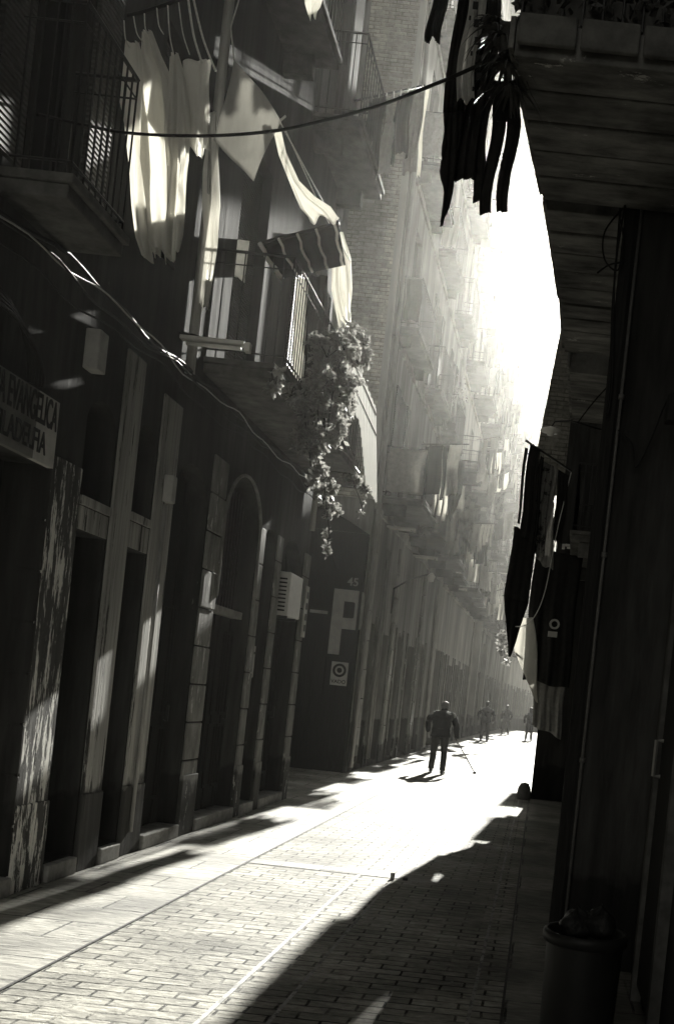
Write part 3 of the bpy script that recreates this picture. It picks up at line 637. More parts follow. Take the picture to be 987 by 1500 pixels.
# balconies + laundry on the far left row
kinds = ['shirt', 'trousers', 'sheet', 'dress', 'rags', 'shirt', 'socks', 'sheet', 'trousers']
mats_ = ['white_cloth', 'mid_cloth', 'grey_cloth', 'dark_cloth', 'white_cloth', 'mid_cloth', 'pattern_cloth', 'grey_cloth']
tone = {'white_cloth': 'white', 'mid_cloth': 'pale', 'grey_cloth': 'grey', 'dark_cloth': 'dark', 'pattern_cloth': 'printed'}
ords = ['first', 'second', 'third', 'fourth', 'fifth', 'sixth', 'seventh']
cnt = 0
bnames = ['brick sided', 'pale hazy', 'long hazy', 'farthest']
flo = ['lowest', 'second', 'third', 'fourth', 'fifth', 'sixth', 'top']
for bi, (fac, bld, step, n, floors) in enumerate(((FB, B1, st1, n1, (5.4, 8.8, 12.1, 15.3)), (FC, C1, st2, n2, (5.4, 8.7, 12.0, 15.2, 18.4)), (FD, D1, st3, n3, (5.4, 8.8, 12.1, 15.3, 18.6, 22.0, 25.2)), (FE, E1, st4, n4, (5.2, 8.5, 11.8, 15.0, 18.3, 21.6, 24.8)))):
    for k in range(n):
        for fi, z in enumerate(floors):
            if bi == 3 and (k > 4): continue
            rnd = random.Random(bi*100+k*10+fi); c = step*(k+.5)
            dep = rnd.uniform(.55, .85) if (bi or not fi) else rnd.uniform(.35, .48); hw = rnd.uniform(.85, 1.25)
            balcony(fac, c-hw, c+hw, z, dep, bld, bars=.13 if bi == 0 else .2, corbel=bi < 2)
            where = f'{flo[fi]} row {ords[k]} balcony, {bnames[bi]} building'
            lab = lambda mm, kd, extra: f'{tone[mm]} {"rag" if kd == "rags" else "cloth" if kd == "point" else kd} {extra}, {where}'
            npole = rnd.choice((2, 3) if bi == 0 else (1, 2) if bi == 1 else (0, 1, 1) if bi == 2 else (0, 1))
            if bi == 0 and fi: npole = 0
            if fi >= 4 and bi == 2: npole = 1
            if cnt > 200: npole = 0
            for q in range(npole):
                a = c-hw+(q+.3)*2*hw/max(npole, 1)+rnd.uniform(-.15, .15); zl = z+rnd.uniform(.8, 1.3); n1_ = dep+rnd.uniform(.45, .85) if bi != 1 else min(dep+rnd.uniform(.4, .7), 1.25); sk = rnd.uniform(-.5, .5); rise = rnd.uniform(0, .22)
                pm = MB(); pm.tube([fac.p(a, dep-.15, zl-.02), fac.p(a+sk, n1_+.12, zl+rise)], .013, 5)
                tag(pm.build('drying_pole', 'iron'), f'{ords[q]} drying pole, {where}', 'drying pole', 'drying poles on the far left balconies')
                nn_ = dep-.05; j = 0
                while nn_ < n1_-.12 and j < 3:
                    w_ = rnd.uniform(.2, .42); kd = rnd.choice(kinds+['point', 'rags']); mm = rnd.choice(mats_+['grey_cloth', 'dark_cloth'])
                    f0 = (nn_-dep)/(n1_-dep); f1 = (nn_+w_-dep)/(n1_-dep)
                    garment(kd, fac.p(a+sk*f0, nn_, zl+rise*f0-.02), fac.p(a+sk*f1, nn_+w_, zl+rise*f1-.02), rnd.uniform(.5, 1.35), mm, lab(mm, kd, f'{ords[j]} on the {ords[q]} pole'), 'washing hung from the far left balconies', seed=cnt, fold=.03)
                    nn_ += w_+rnd.uniform(.01, .06); j += 1; cnt += 1
            if rnd.random() < .3 and bi < 3:
                mm = rnd.choice(('white_cloth', 'mid_cloth', 'grey_cloth', 'dark_cloth'))
                garment('sheet', fac.p(c-hw-.03, .05, z+1.12), fac.p(c-hw-.03, dep, z+1.12), rnd.uniform(.6, .95), mm, lab(mm, 'sheet', 'tied over the end railing'), 'sheets tied over the far balcony railings', seed=cnt, fold=.01); cnt += 1
            if rnd.random() < .3 and bi < 3:
                rp = random.Random(cnt*3+fi); pl = empty('potted_plant', fac.p(c-hw+.2, dep-.15, z+.2), f'leafy potted plant, {where}', 'plant', 'potted plants on the far balconies')
                lf = MB(); ctr_ = fac.p(c-hw+.25, dep-.12, z+1.15)
                for _ in range(150): lf.leaf(ctr_+Vector((rp.gauss(0, .16), rp.gauss(0, .2), rp.gauss(0, .2))), .1, rp)
                lf.build('foliage', 'leaf', pl)
                pt_ = MB(); pt_.lathe(fac.p(c-hw+.25, dep-.14, z+.14), [(.09, 0), (.13, .25), (.14, .25), (.12, .23), (0, .22)], 12); pt_.build('pot', 'terracotta', pl, smooth=True)
                sm = MB(); sm.tube([fac.p(c-hw+.25, dep-.14, z+.36), ctr_], .012, 5); sm.build('stem', 'wood_dark', pl)
# pale notice board high on the hazy building
NB = empty('notice_board', FC.p(4, .1, 18), 'pale board with faint rows of grey marks high on the hazy building', 'sign')
b = MB(); b.hexa([FC.p(4, .04, 17.1), FC.p(4.1, .04, 17.1), FC.p(4.1, 1.15, 17.1), FC.p(4, 1.15, 17.1), FC.p(4, .04, 18.6), FC.p(4.1, .04, 18.6), FC.p(4.1, 1.15, 18.6), FC.p(4, 1.15, 18.6)]); b.build('board', 'white_plastic', NB)
b = MB()
for (n0_, n1_, z0_) in ((.35, .65, 18.3), (.75, 1.05, 18.25), (.4, .55, 18.0), (.65, .95, 17.95), (.12, 1.0, 17.5)): FC.box(b, 3.985, 3.997, n0_, n1_, z0_-(.2 if z0_ < 17.6 else .05), z0_+.06)
b.build('printed_rows', 'box_grey', NB)

# ------------------------------------------------------------------ right side
RB = empty('apartment_building', (.7, 6, 0), 'black shaded building edging the frame with its balcony soffits overhead', 'building', 'old buildings lining the street')
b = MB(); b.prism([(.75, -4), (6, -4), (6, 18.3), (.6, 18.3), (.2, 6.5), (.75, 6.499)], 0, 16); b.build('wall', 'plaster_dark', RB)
b = MB(); b.box(.2, .272, 6.46, 6.497, 0, 4.8); b.build('recess_shade', 'gate', RB)  # dark-coloured strip painting in the shade of the recess beside the drainpipe
b = MB(); b.tube([(.30, 6.45, .3), (.298, 6.45, 2.4), (.303, 6.45, 4.8)], .010, 8)
for z in (1.3, 2.6, 3.6): b.lathe((.30, 6.45, z), [(.010, 0), (.018, 0), (.018, .03), (.010, .03)], 10)
b.build('drainpipe', 'cane_grey', RB, smooth=True)
b = MB(); b.box(.69, .748, 5.85, 5.93, 0, 3.0); b.box(.69, .748, 5.05, 5.13, 0, 3.0); b.box(.69, .748, 5.05, 5.93, 3.002, 3.1); fr = b.build('door_frame', 'slab', RB)
b = MB(); b.box(.715, .747, 5.14, 5.84, .1, 3.0); dd = b.build('door', 'wood_dark', RB)
b = MB(); b.tube([(.71, 5.75, 1.3), (.67, 5.75, 1.3), (.67, 5.75, 1.5), (.71, 5.75, 1.5)], .012, 6); b.build('handle', 'chrome', dd)
wallx = lambda y: .2+.034*(y-6.5)
def soffit(y0, y1, xo0, xo1, z, th=.19, xi=None, planks=5):
    b = MB()
    for k in range(planks):
        u0, u1 = k/planks, (k+1)/planks; ya = y0+(y1-y0)*u0+.006; yb = y0+(y1-y0)*u1-.006
        xa = xo0+(xo1-xo0)*u0; xb = xo0+(xo1-xo0)*u1; dz = R_.uniform(-.012, .012)
        i1 = xi if xi else wallx(ya)+.02
        b.hexa([(xa, ya, z+dz), (i1, ya, z+dz), (i1, yb, z+dz), (xb, yb, z+dz), (xa, ya, z+th-.01), (i1, ya, z+th-.01), (i1, yb, z+th-.01), (xb, yb, z+th-.01)])
    b.hexa([(xo0-.03, y0-.02, z+.03), (xo0-.002, y0-.02, z+.03), (xo1-.002, y1+.02, z+.03), (xo1-.03, y1+.02, z+.03), (xo0-.03, y0-.02, z+th), (xo0-.002, y0-.02, z+th), (xo1-.002, y1+.02, z+th), (xo1-.03, y1+.02, z+th)])
    s = b.build('balcony', 'soffit', RB, bevel=.006)
    r = MB()
    n = int((y1-y0)/.1)
    for k in range(n+1):
        u = k/n; x = xo0+(xo1-xo0)*u+.02; y = y0+(y1-y0)*u; r.tube([(x, y, z+th), (x, y, z+th+1)], .007, 5)
    m = int(((xi or .3)-xo0)/.1)
    for k in range(m): r.tube([(xo0+.02+k*.1, y0+.01, z+th), (xo0+.02+k*.1, y0+.01, z+th+1)], .007, 5)
    r.tube([(xi or .3, y0+.01, z+th+1), (xo0+.02, y0+.01, z+th+1), (xo1+.02, y1, z+th+1)], .015, 6); r.build('railing', 'iron', s)
    return s
soffit(5.08, 6.46, -.475, -.32, 4.81, xi=.74, planks=5); soffit(6.6, 8.05, -.3, -.18, 4.81); soffit(8.15, 9.2, -.17, -.12, 4.83, planks=4); soffit(9.63, 11.3, -.06, .02, 4.8, planks=4)
b = MB()
for k in range(4): b.box(-.46+k*.31, -.17+k*.31, 5.02, 5.055, 4.85, 5.0)
b.build('balcony_edge', 'slab', RB, bevel=.012)
# upper balconies of the right building
for z in (8.2, 11.6):
    soffit(5.1, 6.46, -.45, -.4, z, xi=.74); soffit(7.4, 9.6, -.35, -.3, z); soffit(11, 13.5, -.3, -.2, z)

# block S1 with a leaning brick bay
S1 = empty('apartment_building', (.5, 24, 0), 'dark block jutting forward on the right with a brick bay above', 'building', 'old buildings lining the street')
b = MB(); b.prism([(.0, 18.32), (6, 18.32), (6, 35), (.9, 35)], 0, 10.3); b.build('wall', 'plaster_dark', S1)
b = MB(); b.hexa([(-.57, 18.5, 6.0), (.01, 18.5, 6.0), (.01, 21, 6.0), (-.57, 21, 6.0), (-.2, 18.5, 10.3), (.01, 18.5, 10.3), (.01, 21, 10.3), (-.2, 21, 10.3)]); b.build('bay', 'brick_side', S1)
b = MB(); b.box(.8, 6, 27, 29.6, 10.302, 11.6); b.build('roof_parapet', 'plaster_dark', S1)
FS = Fac((.0, 18.32), (.9, 35), 'R')
balcony(FS, 5, 7.5, 4.8, .3, S1); balcony(FS, 9.5, 12, 4.8, .4, S1)
FR = Fac((.2, 6.5), (.6, 18.3), 'R')
balcony(FR, 8.6, 11.6, 4.15, .3, RB, bars=.09)
b = MB(); b.lathe((-.12, 18.1, 0), [(.12, 0), (.13, .08), (.11, .2), (.07, .28), (.0, .3)], 14); tag(b.build('guard_stone', 'slab', None, smooth=True), 'low dark guard stone at the foot of the jutting block', 'guard stone')
S2 = empty('apartment_building', (1.6, 50, 0), 'hazy building set back on the right beyond the dark block', 'building', 'old buildings lining the street')
b = MB(); b.prism([(1.5, 35.02), (8, 35.02), (18, 100), (10, 100), (3.6, 68)], 0, 9); b.build('wall', 'plaster_mid', S2)
# fence and gate at the far end of the street
FN = empty('fence', (-.9, 73, 0), 'pale railing fence on a low wall at the far end of the street', 'fence')
b = MB(); b.box(-2.2, .8, 73, 73.15, 0, .8); b.build('plinth', 'plaster_light', FN)
b = MB()
for k in range(25): b.tube([(-2.2+k*.12, 73.07, .8), (-2.2+k*.12, 73.07, 2.7)], .015, 5)
b.tube([(-2.2, 73.07, 2.7), (.8, 73.07, 2.7)], .03, 6); b.tube([(-2.2, 73.07, .9), (.8, 73.07, .9)], .025, 6); b.build('railing', 'pipe', FN)

# little disc lantern
LT = empty('wall_lantern', (-.28, 16, 5.93), 'small saucer shaped lantern on an arm over the right hand washing', 'lantern')
c = at(806, 632, 16)
b = MB(); b.lathe((c.x, 16, c.z), [(.0, -.07), (.05, -.06), (.06, -.02), (.17, 0), (.16, .025), (.04, .07), (0, .08)], 20); b.build('shade', 'white_plastic', LT, smooth=True)
b = MB(); b.tube([(c.x, 16, c.z+.06), (c.x+.05, 16, c.z+.16), (c.x+.3, 16, c.z+.2), (.56, 16, c.z+.1)], .014, 6); b.build('arm', 'iron', LT, smooth=True)

# bin with bags
BN = empty('litter_bin', (.285, 4.2, 0), 'black plastic bin with a lipped rim in the bottom right corner', 'bin')
ctr = (.285, 4.2)
b = MB(); prof = [(.14, .0), (.143, .02), (.158, .69), (.16, .71)]
b.lathe((ctr[0], ctr[1], 0), prof+[(.145, .71), (.13, .04), (0, .04)], 36); b.build('body', 'bin', BN, smooth=True)
b = MB(); b.lathe((ctr[0], ctr[1], 0), [(.161, .67), (.172, .675), (.175, .71), (.168, .722), (.15, .718), (.15, .69)], 36); b.build('rim', 'bin', BN, smooth=True)
def bag(c, r, label, seed):
    rnd = random.Random(seed); b = MB(); n, m_ = 18, 12; i0 = 0
    for j in range(m_+1):
        th = PI*j/m_
        for i in range(n):
            ph = 2*PI*i/n; rr = r*(1+.1*math.sin(3*ph+seed)+.08*math.sin(5*th+2*ph)+rnd.uniform(-.03, .03)); b.v.append(Vector(c)+Vector((rr*math.sin(th)*math.cos(ph), rr*math.sin(th)*math.sin(ph), rr*.8*math.cos(th)+(r*.25 if j == 0 else 0))))
    for j in range(m_):
        for i in range(n): a = j*n+i; e = j*n+(i+1) % n; b.f.append((a, e, e+n, a+n))
    tag(b.build('bin_bag', 'bag', None, smooth=True), label, 'bin bag', 'rubbish bags in the bin')
bag((.245, 4.24, .73), .075, 'crumpled black rubbish bag bulging out of the bin nearest the street', 2); bag((.34, 4.22, .75), .07, 'smaller black rubbish bag in the bin against the door side', 5)

# ------------------------------------------------------------------ right hand washing and plants (near)
g = 'dark washing hung under the near right balcony'
def hang(kind, x0, y0, x1, y1, yb, Y, m, label, group=None, dY=0.0, **k):
    a = at(x0, y0, Y); b_ = at(x1, y1, Y+dY); drop = (y_z(x0, y0, Y)-y_z((x0+x1)/2, yb, Y)); return garment(kind, a, b_, drop, m, label, group, **k)
def y_z(x, y, Y): return at(x, y, Y).z
hang('point', 672, -40, 703, -40, 340, 5.6, 'dark_cloth', 'long black shawl ending in a point, leftmost of the dark washing', g, seed=1, fold=.02, dY=.1)
hang('coat', 694, -60, 738, -60, 308, 5.7, 'dark_cloth', 'long black coat behind the printed strip of cloth', g, seed=2, fold=.02, dY=.1)
pt = hang('sheet', 688, -40, 713, -40, 152, 5.55, 'mid_cloth', 'narrow pale strip of cloth with a column of black squares', g, seed=3, fold=.004, name='printed_scarf', cat='scarf', dY=.02)
b = MB()
for k in range(7):
    q = at(702+(-k*1.2), 138-26*k, 5.50); b.box(q.x-.001, q.x+.001, 5.499, 5.501, q.z+.018, q.z+.10); b.box(q.x-.014, q.x+.014, 5.497, 5.503, q.z-.02, q.z+.02)
    q2 = at(693+(-k*1.2), 130-26*k, 5.50)
    if k % 2 == 0: b.box(q2.x-.006, q2.x+.004, 5.497, 5.503, q2.z-.012, q2.z+.01)
o = b.build('print', 'letter', None); o.parent = pt
hang('trousers', 724, 118, 764, 118, 318, 5.45, 'dark_cloth', 'short black trousers hanging beside the soffit edge', g, seed=4, fold=.012, dY=.05)
hang('socks', 700, 130, 726, 130, 300, 5.8, 'dark_cloth', 'dark stockings hanging between the coat and the trousers', g, seed=6, fold=.012)
hang('sheet', 637, -60, 659, -60, 62, 5.9, 'dark_cloth', 'folded black umbrella-like sleeve hanging alone at the top edge', g, seed=7, fold=.008, name='sleeve', cat='sleeve')
def spiky(name, c, n, L, m, label, cat, group=None, seed=1, droop=.6, parent=None, w=.012):
    rnd = random.Random(seed); b = MB(); c = Vector(c)
    for k in range(n):
        a = rnd.uniform(0, 2*PI); l = L*rnd.uniform(.5, 1.1); e = rnd.uniform(.1, 1.2); d = Vector((math.cos(a), math.sin(a), 0)); side = Vector((-d.y, d.x, 0))
        pr = None
        for j in range(7):
            u = j/6; p = c+d*(l*u*math.cos(e)*.9)+Vector((0, 0, l*(math.sin(e)*u-droop*1.5*u*u))); ww = w*(1-u)*1.0+.001
            cur = (p-side*ww, p+side*ww)
            if pr: b.quad(pr[0], pr[1], cur[1], cur[0])
            pr = cur
    return tag(b.build(name, m, parent), label, cat, group) if parent is None else b.build(name, m, parent)
sp = empty('spider_plant', at(742, 80, 5.2), 'drooping spider plant dangling from the corner of the near right balcony', 'plant')
for k, (x, y) in enumerate(((742, 95), (733, 60), (722, 40), (748, 130))):
    spiky('leaves', at(x, y, 5.2+.05*k), 60, .22, 'leaf_dark', '', '', seed=k+1, parent=sp)
b = MB(); q = at(748, 70, 5.25); b.lathe((q.x, q.y, q.z-.04), [(.05, 0), (.08, .12), (.085, .12), (.075, .11), (.0, .1)], 16); b.build('pot', 'terracotta', sp, smooth=True)
rnd = random.Random(5); bp = MB()
for k in range(1500): bp.leaf((rnd.uniform(-.48, .72), rnd.gauss(5.2, .08), 5.03+abs(rnd.gauss(0, .28))), .07, rnd)
bx_ = empty('balcony_plants', (.1, 5.2, 5.0), 'dark leafy planter filling the top right balcony', 'plant')
bp.build('foliage', 'leaf_dark', bx_); MB().box(-.45, .7, 5.12, 5.3, 5.003, 5.16).build('planter', 'terracotta', bx_)

# washing at mid distance on the right
g2 = 'dark washing over the right side of the street'
pole = MB(); pole.tube([at(769, 645, 16), at(836, 690, 16.4)], .018, 6); pole.tube([at(772, 664, 16.3), at(834, 706, 16.7)], .012, 6)
tag(pole.build('drying_pole', 'iron'), 'pair of dark drying poles reaching out over the right side of the street', 'drying pole')
hang('coat', 771, 648, 796, 662, 800, 16.05, 'dark_cloth', 'black coat at the tip of the drying poles', g2, seed=11, fold=.03)
hang('sheet', 782, 668, 809, 682, 806, 16.2, 'pattern_cloth', 'blotchy printed cloth second along the drying poles', g2, seed=12, fold=.03, name='printed_cloth', cat='cloth')
hang('dress', 798, 674, 824, 691, 822, 16.25, 'grey_cloth', 'grey dress third along the drying poles', g2, seed=13, fold=.03)
hang('sheet', 818, 688, 834, 697, 790, 16.3, 'dark_cloth', 'dark towel closest to the wall on the drying poles', g2, seed=14, fold=.02, name='towel', cat='towel')
hang('point', 750, 770, 786, 780, 962, 16.1, 'dark_cloth', 'black shawl whose lower point hangs over the white cloth', g2, seed=15, fold=.04)
hang('sheet', 785, 800, 852, 815, 1000, 16.6, 'dark_cloth', 'large black sheet with a small round emblem below the lamp', g2, seed=16, fold=.04)
hang('sheet', 788, 965, 830, 985, 1065, 16.9, 'grey_cloth', 'grey tarpaulin hanging below the large black sheet', g2, seed=18, fold=.03, name='tarpaulin', cat='tarpaulin')
c = at(811, 920, 16.5); b = MB(); disc(b, c.x, c.z+.06, .05, .085, 16.47, 16); b.box(c.x-.09, c.x+.06, 16.466, 16.472, c.z-.15, c.z-.06)
o = b.build('emblem', 'gate_sign', None); tag(o, 'round pale emblem with a small bar on the large black sheet', 'emblem')
# white cloth bag shape, lit from behind
wc = MB(); nu, nv = 14, 18
for j in range(nv+1):
    v = j/nv; xl = 750+(2*v+22*v**3)+0; xr = 780+10*v+3*math.sin(v*5); xr = min(xr, 795); yy0 = 905; 
    for i in range(nu+1):
        u = i/nu; x = xl+(xr-xl)*u; y = yy0+(125)*v+8*math.sin(u*PI)*v-(35*(1-u)*v if v > .5 else 17.5*(1-u)*v*2*v)*1.0
        p = at(x, y, 16.4); p.y += .05*math.sin(u*5+v*3)+.1*v*u; wc.v.append(p)
for j in range(nv):
    for i in range(nu): a = j*(nu+1)+i; wc.f.append((a, a+1, a+nu+2, a+nu+1))
o = wc.build('bed_sheet', 'white_cloth', None, smooth=True); o.modifiers.new('Solidify', 'SOLIDIFY').thickness = .003
tag(o, 'white sheet glowing with sunlight beneath the black shawl on the right', 'bed sheet')
cable('clothes_line', smoothpath([at(836, 692, 16.4), at(815, 780, 16.2), at(796, 872, 16.0), at(775, 912, 16.0), at(752, 918, 16.1)]), .008, 'rope', 'pale washing rope looping down from the poles to the black shawl', 'clothes line')

# wires on the right
for k, (pts, lb) in enumerate((
    ([at(912, 305, 6.4), at(885, 340, 6.4), at(885, 380, 6.4), at(905, 395, 6.4), at(912, 350, 6.4), at(905, 310, 6.4)], 'looped black wire hanging under the near right soffit'),
    ([at(908, 305, 6.42), at(902, 380, 6.42), at(896, 460, 6.42), at(893, 560, 6.42), at(888, 610, 6.42), at(896, 560, 6.42), at(900, 400, 6.42), at(915, 300, 6.42)], 'doubled black wire running down the corner of the right wall'),
    ([at(874, 400, 6.4), at(892, 388, 6.4), at(912, 384, 6.4)], 'short stub of black wire poking sideways from the looped wire'),
    ([at(905, 630, 6.4), at(925, 650, 6.4), at(930, 685, 6.4), at(950, 650, 6.4), at(975, 590, 6.3), at(987, 575, 6.2)], 'drooping black wire forming a V across the dark right wall'),
    ([at(845, 620, 9.0), at(868, 590, 9.0), at(895, 560, 9.0)], 'dark wire slanting under the farther soffits'))):
    cable('wall_wire', smoothpath(pts), .006 if k != 1 else .008, 'cable', lb, 'wire', 'loose wires on the right wall')
b = MB(); q = at(985, 600, 6.0); b.box(q.x-.04, q.x+.06, 5.95, 6.05, q.z-.08, q.z+.08); tag(b.build('junction_box', 'gate', None, bevel=.01), 'black junction box at the end of the drooping wire on the right wall', 'junction box')

# ------------------------------------------------------------------ main cable across
pts = [at(15, 158, 6.6), at(60, 168, 6.5), at(120, 182, 6.4), at(190, 195, 6.3), at(300, 199, 6.1), at(400, 192, 5.9), at(480, 175, 5.75), at(560, 153, 5.6), at(640, 122, 5.4), at(700, 96, 5.3), at(742, 76, 5.2)]
cable('power_cable', smoothpath(pts, 6), .0095, 'cable', 'thick black cable sagging across the street from wall to balcony plants', 'cable', n=8)
cable('clothes_line', smoothpath([at(40, 28, 7.4), at(130, 30, 7.3), at(190, 22, 7.2), at(240, 8, 7.1), at(290, -12, 7.0)], 6), .014, 'cable', 'thick dark line with strings holding the white washing at the top left', 'clothes line')

# ------------------------------------------------------------------ left washing
g3 = 'white washing at the top left'
def sheer(name, prof, Y, mname, label, cat, seed, amp=.035, nfold=3.0):
    """prof: [(y, xl, xr)] rows from the top, photo pixels"""
    rnd = random.Random(seed); ph = [rnd.uniform(0, 6) for _ in range(4)]; b = MB(); nu = 22; rows = []
    for a, c_ in zip(prof[:-1], prof[1:]):
        for k in range(5): u = k/5; rows.append([a[i]+(c_[i]-a[i])*u for i in range(3)])
    rows.append(list(prof[-1])); n = len(rows)
    for j, (y, xl, xr) in enumerate(rows):
        v = j/(n-1)
        for i in range(nu+1):
            u = i/nu; p = at(xl+(xr-xl)*u, y+6*math.sin(u*9+ph[2])*(1 if j == n-1 else .2), Y)
            uu = u+.12*math.sin(u*5+ph[3]+v*2); p.y += amp*(.4+.8*v)*(math.sin(nfold*5.1*uu+ph[0]+v*1.1)+.6*math.sin(nfold*11.3*uu*uu+ph[1]-v*2.3)+.35*math.sin(9*v+4*uu+ph[2]))
            b.v.append(p)
    for j in range(n-1):
        for i in range(nu): a = j*(nu+1)+i; b.f.append((a, a+1, a+nu+2, a+nu+1))
    o = b.build(name, mname, None, smooth=True); o.modifiers.new('Solidify', 'SOLIDIFY').thickness = .003
    return tag(o, label, cat, g3)
sheer('nightgown', [(62, 185, 205), (90, 182, 212), (150, 176, 222), (180, 182, 228), (250, 190, 232), (300, 192, 232), (345, 196, 236), (376, 205, 238)], 7.1, 'sheer_cloth', 'thin white nightgown, leftmost of the sheer washing', 'nightgown', 1)
sheer('slip', [(45, 208, 222), (80, 205, 236), (110, 210, 250), (160, 208, 256), (230, 205, 262), (290, 212, 262), (350, 218, 258), (372, 225, 250)], 7.0, 'sheer_cloth', 'white slip with a gathered top in the middle of the sheer washing', 'slip', 2)
sheer('tights', [(80, 248, 262), (120, 246, 274), (190, 240, 280), (240, 242, 280), (300, 240, 274), (345, 238, 268), (378, 240, 262)], 6.95, 'sheer_cloth', 'long white tights dangling lowest of the sheer washing', 'tights', 3, nfold=2)
sheer('blouse', [(88, 268, 310), (120, 270, 308), (170, 268, 306), (224, 272, 304)], 7.05, 'white_cloth', 'short white blouse at the outer end of the sheer washing', 'blouse', 4, amp=.02)
for k, (x0, y0, x1, y1) in enumerate(((182, 30, 190, 70), (196, 24, 210, 62), (212, 20, 218, 50), (230, 12, 240, 50), (246, 8, 256, 85), (262, 4, 278, 80), (276, 0, 296, 92), (283, -4, 316, 104))):
    cable('peg_string', smoothpath([at(x0, y0, 7.0), at((x0+x1)/2-2, (y0+y1)/2+6, 7.0), at(x1, y1, 7.0)], 5), .0045 if k < 6 else .008, 'rope', f'white string number {["one","two","three","four","five","six","seven","eight"][k]} from the left holding the sheer washing', 'string', 'strings holding the sheer washing')
# kite shaped cloth
kt = empty('hung_cloth', at(365, 180, 8.2), 'grey white diamond shaped cloth strung by its corners', 'cloth')
b = MB(); T, L_, Bm, Rr = (343, 88), (314, 207), (371, 265), (411, 176); nu = 16
for j in range(nu+1):
    for i in range(nu+1):
        u, v = i/nu, j/nu
        x = (1-u)*(1-v)*T[0]+u*(1-v)*Rr[0]+u*v*Bm[0]+(1-u)*v*L_[0]; y = (1-u)*(1-v)*T[1]+u*(1-v)*Rr[1]+u*v*Bm[1]+(1-u)*v*L_[1]
        x += 5*math.sin(u*PI)*(1 if v < .1 else 0); p = at(x, y, 8.2+.16*u-.1*v); p.y += .06*math.sin(u*PI)*math.sin(v*PI)+.02*math.sin(8*u+5*v); b.v.append(p)
for j in range(nu):
    for i in range(nu): a = j*(nu+1)+i; b.f.append((a, a+1, a+nu+2, a+nu+1))
o = b.build('fabric', 'kite_cloth', kt, smooth=True); o.modifiers.new('Solidify', 'SOLIDIFY').thickness = .003
b = MB(); b.tube([at(343, 88, 8.2), at(338, 40, 8.3), at(350, 0, 8.4)], .006, 5); b.tube([at(411, 176, 8.36), at(418, 170, 8.4)], .01, 5); b.build('cord', 'rope', kt)
sheer('twisted_sheet', [(190, 400, 412), (225, 408, 420), (265, 424, 438), (290, 434, 462), (305, 440, 485), (322, 455, 497)], 8.6, 'white_cloth', 'twisted white sheet running down from the diamond cloth', 'bed sheet', 9, amp=.015)
cable('clothes_line', [at(411, 180, 8.4), at(496, 338, 10.2)], .007, 'rope', 'pale cord stretched from the diamond cloth down to the plant balcony', 'clothes line')
cable('clothes_line', [at(418, 190, 8.5), at(470, 305, 10.0), at(514, 385, 10.6)], .006, 'rope', 'second pale cord beside the twisted sheet ending at the bright cloths', 'clothes line')
# hanging things at the top
sheer('hand_towel', [(-15, 445, 478), (5, 446, 470), (24, 452, 462)], 9.6, 'white_cloth', 'small sunlit white towel at the very top edge', 'towel', 11, amp=.01)
sheer('long_towel', [(165, 302, 318), (230, 298, 320), (300, 297, 322), (360, 300, 318), (450, 292, 304)], 8.9, 'white_cloth', 'long narrow white towel catching the sun behind the diamond cloth', 'towel', 12, amp=.02)

# dark washing above the white cable, centre
g4 = 'dark washing on the pole by the brick wall'
cable('drying_pole', [at(518, 148, 13.2), at(622, 125, 13.6)], .014, 'iron', 'dark drying pole with pegs in front of the brick wall', 'drying pole')
hang('trousers', 541, 146, 564, 141, 258, 13.2, 'dark_cloth', 'black trousers at the railing end of the pole by the brick wall', g4, seed=21, fold=.02)
hang('dress', 560, 142, 586, 137, 262, 13.3, 'grey_cloth', 'grey dress second on the pole by the brick wall', g4, seed=22, fold=.03)
hang('shirt', 582, 138, 606, 133, 252, 13.4, 'dark_cloth', 'dark shirt third on the pole by the brick wall', g4, seed=23, fold=.02)
hang('sheet', 602, 134, 622, 129, 258, 13.5, 'grey_cloth', 'grey cloth with a white edge at the end of the pole by the brick wall', g4, seed=24, fold=.02)
hang('sheet', 622, 131, 627, 130, 260, 13.55, 'white_cloth', 'thin sunlit white strip at the far end of the pole by the brick wall', g4, seed=25, fold=.01, name='white_strip', cat='cloth')

for k in range(8):
    q = at(545+k*10.5, 145-k*2.35, 13.2+.05*k); b = MB(); b.box(q.x-.008, q.x+.008, q.y-.012, q.y+.012, q.z-.05, q.z+.035)
    tag(b.build('clothes_peg', 'white_plastic'), 'white peg on the drying pole by the brick wall', 'peg', 'pegs on the pole by the brick wall')
# ------------------------------------------------------------------ plant balcony: awning, cloths, plants, screen
aw = empty('balcony_awning', at(440, 360, 9.6), 'dark scalloped awning with pale cords over the plant balcony', 'awning')
b = MB(); nu = 20
row0 = [(378, 357), (495, 328)]; row1 = [(412, 408), (506, 388)]
for j in range(7):
    v = j/6
    for i in range(nu+1):
        u = i/nu; x = (row0[0][0]+(row0[1][0]-row0[0][0])*u)*(1-v)+(row1[0][0]+(row1[1][0]-row1[0][0])*u)*v; y = (row0[0][1]+(row0[1][1]-row0[0][1])*u)*(1-v)+(row1[0][1]+(row1[1][1]-row1[0][1])*u)*v
        y += 5*abs(math.sin(u*PI*4))*math.sin(v*PI); b.v.append(at(x, y, 9.5+.5*v))
for j in range(6):
    for i in range(nu): a = j*(nu+1)+i; b.f.append((a, a+1, a+nu+2, a+nu+1))
o = b.build('fabric', 'awning_cloth', aw, smooth=True); o.modifiers.new('Solidify', 'SOLIDIFY').thickness = .004
b = MB(); b.tube([at(376, 358, 9.5), at(497, 327, 9.5)], .018, 6); b.build('bar', 'iron', aw)
b = MB()
